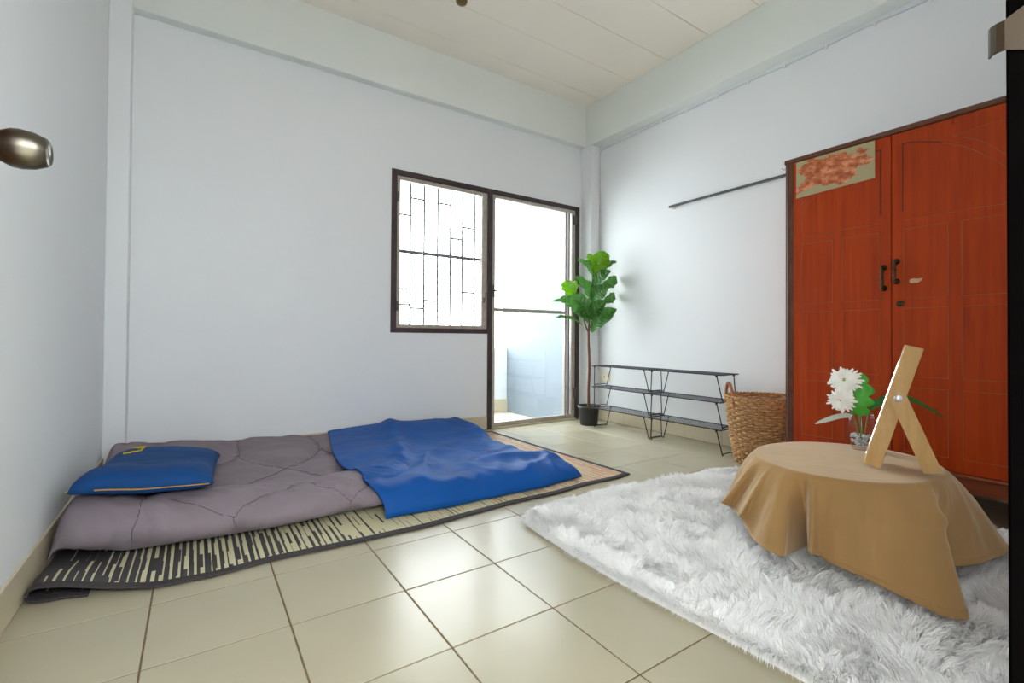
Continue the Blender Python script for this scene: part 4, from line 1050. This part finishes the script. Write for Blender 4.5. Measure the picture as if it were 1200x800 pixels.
def bhandle(a0):
    hp = []
    for k in range(33):
        s_ = k / 32; a = a0 + (s_ - 0.5) * 0.52; hz = BH - 0.05 + 0.125 * math.sin(PI * s_) ** 0.55
        hp.append((RT * math.cos(a), RT * math.sin(a), hz))
    mb = MB(); core = [Vector(p) for p in hp]
    mb.tube(hp, 0.0075, 8)
    for k in range(len(hp) - 1):     # cane wrapping
        mb.lathe([(0.0, -0.0028), (0.0098, -0.0018), (0.0098, 0.0018), (0.0, 0.0028)], 8)
        d = (core[k + 1] - core[k]).normalized(); rotm = d.to_track_quat('Z', 'Y').to_matrix()
        mb.v[-32:] = [tuple(rotm @ Vector(p) + (core[k] + core[k + 1]) / 2) for p in mb.v[-32:]]
    mb.obj('handle', 'wicker_handle', bk_, True)
va_ = math.atan2(-0.10 + 1.626, 2.925 - 0.0955)
bhandle(va_ + math.radians(118)); bhandle(va_ + math.radians(118) + PI)

# ------------------------------------------------------------------ wire shoe racks
RX0, RX1 = 2.832, 3.032
def make_rack(y0, y1, label):
    o = thing('wire_rack', label, 'rack', (2.93, (y0 + y1) / 2, 0), 'black wire racks')
    W2, L2 = (RX1 - RX0) / 2, (y1 - y0) / 2
    for z, name in ((0.166, 'shelf'), (0.339, 'shelf'), (0.512, 'shelf')):
        fr_ = MB(); c4 = [(-W2, -L2, z), (W2, -L2, z), (W2, L2, z), (-W2, L2, z)]
        fr_.tube(c4 + [c4[0]], 0.0034, 6)
        sh = fr_.obj(name, 'rack_black', o)
        ms = MB()
        # expanded-metal lattice: two families of slanting wires
        st_ = 0.030; nn = int((2 * L2 + 2 * W2) / st_) + 1
        for k in range(nn):
            for sg in (1, -1):
                ya = -L2 - 2 * W2 * (1 if sg > 0 else 0) + k * st_; yb = ya + sg * 2 * W2
                if sg < 0: ya, yb = -L2 + k * st_, -L2 + k * st_ - 2 * W2
                pa_, pb_ = np.array([-W2, ya]), np.array([W2, yb])
                # clip to the shelf
                t0, t1 = 0.0, 1.0; dy = pb_[1] - pa_[1]
                ta, tb2 = (-L2 - pa_[1]) / dy, (L2 - pa_[1]) / dy
                t0, t1 = max(t0, min(ta, tb2)), min(t1, max(ta, tb2))
                if t1 - t0 < 0.02: continue
                p, q = pa_ + (pb_ - pa_) * t0, pa_ + (pb_ - pa_) * t1
                ms.bar((p[0], p[1], z), (q[0], q[1], z), 0.0014, 0.0036)
        mo_ = ms.obj('mesh', 'rack_mesh', sh); mo_['kind'] = 'stuff'
        # wire leg loops, narrower at the bottom front to back and splayed along the rack
        zb = z - 0.173 + (0.0045 if z < 0.2 else 0.006)
        if z < 0.2: zb = 0.004
        for s_ in (1, -1):
            ya, yb = s_ * (L2 - 0.030), s_ * (L2 - 0.004)
            if s_ < 0: ya, yb = s_ * (L2 - 0.030), s_ * (L2 - 0.004)
            pts = [(-W2 + 0.004, ya, z - 0.002), (-W2 + 0.026, yb, zb + 0.012), (-W2 + 0.030, yb, zb), (-W2 + 0.042, yb, zb + 0.011), (W2 - 0.042, yb, zb + 0.011), (W2 - 0.030, yb, zb), (W2 - 0.026, yb, zb + 0.012), (W2 - 0.004, ya, z - 0.002)]
            lg = MB().tube(pts, 0.0036, 6); lg.obj('leg_loop', 'rack_black', o)
            for sx3 in (-1, 1):
                MB().bbox((sx3 * (W2 - 0.004) - 0.006, ya - 0.006, z - 0.014), (sx3 * (W2 - 0.004) + 0.006, ya + 0.006, z - 0.002), 0.002).obj('clip', 'rack_black', o)
    return o
make_rack(0.695, 1.272, 'black wire three tier rack standing next to the potted plant')
make_rack(0.112, 0.682, 'black wire three tier rack standing next to the wicker basket')

# ------------------------------------------------------------------ potted fig
fc = np.array([2.905, 1.385, 0])
fg = thing('potted_fig', 'artificial fiddle-leaf fig in a black pot beside the balcony door', 'plant', tuple(fc))
MB().lathe([(0.0, 0.0), (0.070, 0.0), (0.073, 0.004), (0.086, 0.135), (0.093, 0.138), (0.096, 0.145), (0.096, 0.166), (0.092, 0.168), (0.087, 0.160), (0.084, 0.140), (0.0, 0.138)], 36).obj('pot', 'pot_black', fg, True)
MB().lathe([(0.0, 0.150), (0.05, 0.148), (0.084, 0.142), (0.084, 0.139), (0.0, 0.139)], 24).obj('soil', 'soil', fg, True)
trunk = catmull(np.array([(0.0, 0, 0.13), (-0.004, 0.0, 0.30), (0.003, 0, 0.5), (-0.004, 0.002, 0.70), (-0.008, 0.0, 0.80)]), 20)
MB().tube(trunk, np.linspace(0.013, 0.011, 20), 10).obj('trunk', 'bark', fg, True)
MB().tube(catmull(np.array([(-0.008, 0, 0.79), (0.0, 0, 0.88), (0.008, 0, 1.0), (0.012, -0.01, 1.15), (0.03, -0.02, 1.30)]), 20), np.linspace(0.010, 0.004, 20), 8).obj('branch', 'bark', fg, True)
MB().tube(catmull(np.array([(-0.008, 0, 0.79), (-0.03, 0.02, 0.86), (-0.05, 0.03, 0.95), (-0.08, 0.05, 1.03)]), 16), np.linspace(0.008, 0.004, 16), 8).obj('branch', 'bark', fg, True)
MB().tube(catmull(np.array([(-0.004, 0, 0.80), (0.02, -0.02, 0.84), (0.03, -0.025, 0.90)]), 10), np.linspace(0.006, 0.003, 10), 8).obj('branch', 'bark', fg, True)
# leaves: base and tip from the pot's foot (m), half width, roll about the midrib, backlit colour or not
LS = [
    ((0.033, -0.02, 1.281), (0.133, -0.05, 1.497), 0.077, 0.1, 1),
    ((0.016, -0.023, 1.263), (-0.091, 0.046, 1.416), 0.0506, 0.9, 0),
    ((0.079, -0.075, 1.3), (0.164, -0.16, 1.397), 0.0363, -0.9, 0),
    ((-0.001, -0.039, 1.172), (0.076, -0.172, 1.311), 0.0528, -0.5, 0),
    ((0.083, -0.048, 1.182), (0.234, -0.097, 1.274), 0.0407, 0.8, 0),
    ((0.008, -0.005, 1.054), (-0.086, 0.081, 1.277), 0.0578, 0.7, 0),
    ((-0.013, -0.039, 1.051), (0.042, -0.183, 1.168), 0.0704, -0.3, 0),
    ((0.101, -0.053, 1.056), (0.233, -0.076, 1.13), 0.0341, 0.9, 0),
    ((-0.111, 0.093, 1.093), (-0.11, 0.17, 1.245), 0.0743, 0.0, 1),
    ((-0.071, 0.016, 0.931), (-0.259, 0.073, 1.084), 0.0688, 0.5, 0),
    ((-0.086, 0.073, 0.993), (-0.232, 0.236, 1.065), 0.0286, 0.9, 0),
    ((-0.027, -0.032, 0.909), (-0.211, -0.032, 1.111), 0.066, 0.3, 0),
    ((-0.024, -0.04, 0.898), (0.004, -0.192, 1.053), 0.0649, -0.4, 0),
    ((-0.012, -0.032, 0.794), (0.111, -0.209, 0.988), 0.0704, -0.5, 0),
    ((-0.052, 0.028, 0.853), (-0.253, 0.161, 0.921), 0.022, 1.0, 0),
    ((-0.012, -0.009, 0.871), (-0.078, 0.008, 0.947), 0.0286, 0.2, 0),
    ((0.033, -0.002, 1.333), (0.054, 0.075, 1.488), 0.0385, 0.3, 1),
    ((-0.063, 0.025, 0.92), (-0.154, 0.058, 0.99), 0.044, 0.5, 0),
]
def fig_leaf(bp_, tp_, wd2, rl, backlit):
    a, c = np.array(bp_), np.array(tp_); wpx = wd2 * 1000
    L = np.linalg.norm(c - a); d = (c - a) / L
    n0 = np.array([-0.56, -0.83, 0.0]) + 0.35 * np.array([0, 0, 1]); n0 = n0 - d * (n0 @ d); n0 /= np.linalg.norm(n0); s0 = np.cross(d, n0)
    ang_ = rl * 0.8; nn = n0 * math.cos(ang_) + s0 * math.sin(ang_); ss = np.cross(d, nn); wd2 = wd2 / max(0.55, abs(math.cos(ang_)))
    nl, nw = 30, 9
    V = np.zeros((nl, nw, 3)); UV = np.zeros((nl, nw, 2))
    for i in range(nl):
        s_ = i / (nl - 1)
        pr = (math.sin(PI * (s_ ** 1.25) ** 0.93)) ** 0.62 if 0 < s_ < 1 else 0.0
        pr *= 1 + 0.07 * math.sin(s_ * 21 + wpx)
        pr = max(pr, 0.03)
        bend = 0.10 * L * math.sin(PI * s_) - 0.02 * L * s_
        for j in range(nw):
            q = j / (nw - 1) * 2 - 1
            cup = abs(q) ** 1.3 * 0.42 * wd2 * pr + 0.11 * wd2 * math.sin(s_ * 19 + 2 * q + wpx) * abs(q)
            V[i, j] = a + d * (L * s_) + ss * (wd2 * pr * q) + nn * (bend + cup); UV[i, j] = (q * 0.5 + 0.5, s_)
    me = fast_mesh('leaf', V.reshape(-1, 3), grid_faces(nl, nw), 'fig_leaf_backlit' if backlit else 'fig_leaf', True, UV.reshape(-1, 2))
    link('leaf', me, fg)
for sp3 in LS: fig_leaf(*sp3)

# ------------------------------------------------------------------ wall fittings
ro = thing('wall_rail', 'thin grey metal rail fixed to the wall behind the wardrobe', 'rail', (3.13, 0.0, 1.757))
part(MB().bbox((3.114, -1.05, 1.748), (3.124, 0.730, 1.766), 0.002), 'bar', 'rod_grey', ro)
for y in (0.705, -0.98):
    part(MB().bbox((3.124, y - 0.008, 1.740), (3.160, y + 0.008, 1.756), 0.002), 'bracket', 'socket_cream', ro)
wsck = thing('wall_socket', 'cream square wall socket plate above the skirting', 'socket', (3.16, 1.44, 0.39))
part(MB().bbox((3.150, 1.385, 0.350), (3.160, 1.505, 0.440), 0.003), 'plate', 'socket_cream', wsck)
part(MB().bbox((3.147, 1.425, 0.372), (3.151, 1.465, 0.418), 0.0015), 'insert', 'white_plastic', wsck)
for z in (0.388, 0.402): part(MB().box((3.1464, 1.441, z - 0.003), (3.1475, 1.449, z + 0.003)), 'slot', 'black_hole', wsck)
cbl = thing('wall_cable', 'thin white cable clipped along the wall beneath the beam', 'cable', (3.155, 1.5, 2.47))
path = [(3.152, 1.518, 0.45)] + [(3.152 + 0.001 * math.sin(z * 9), 1.518 + 0.002 * math.sin(z * 5), z) for z in np.linspace(0.6, 2.42, 20)] + [(3.152, 1.500, 2.455)] + [(3.153, y, 2.462 + 0.004 * math.sin(y * 9)) for y in np.linspace(1.42, -1.4, 40)]
part(MB().tube(path, 0.0032, 6), 'cable', 'cable_white', cbl, True)
for k, y in enumerate(np.linspace(1.3, -1.3, 12)):
    part(MB().bbox((3.146, y - 0.006, 2.450 + 0.004 * math.sin(y * 9)), (3.160, y + 0.006, 2.470 + 0.004 * math.sin(y * 9)), 0.002), 'clip', 'white_plastic', cbl)
for z in (2.2, 1.9): part(MB().bbox((3.146, 1.509, z - 0.006), (3.160, 1.5245, z + 0.006), 0.002), 'clip', 'white_plastic', cbl)
lp = thing('lamp_holder', 'small brown lamp holder fixed to the boarded ceiling', 'lamp holder', (1.425, 0.945, ZC))
part(MB().lathe([(0.0, 2.858), (0.055, 2.858), (0.053, 2.846), (0.036, 2.838)], 28, (1.425, 0.945, 0)), 'base_plate', 'brass_dull', lp, True)
part(MB().lathe([(0.035, 2.842), (0.036, 2.800), (0.030, 2.788), (0.012, 2.783), (0.0, 2.783)], 28, (1.425, 0.945, 0)), 'socket', 'brass_dull', lp, True)
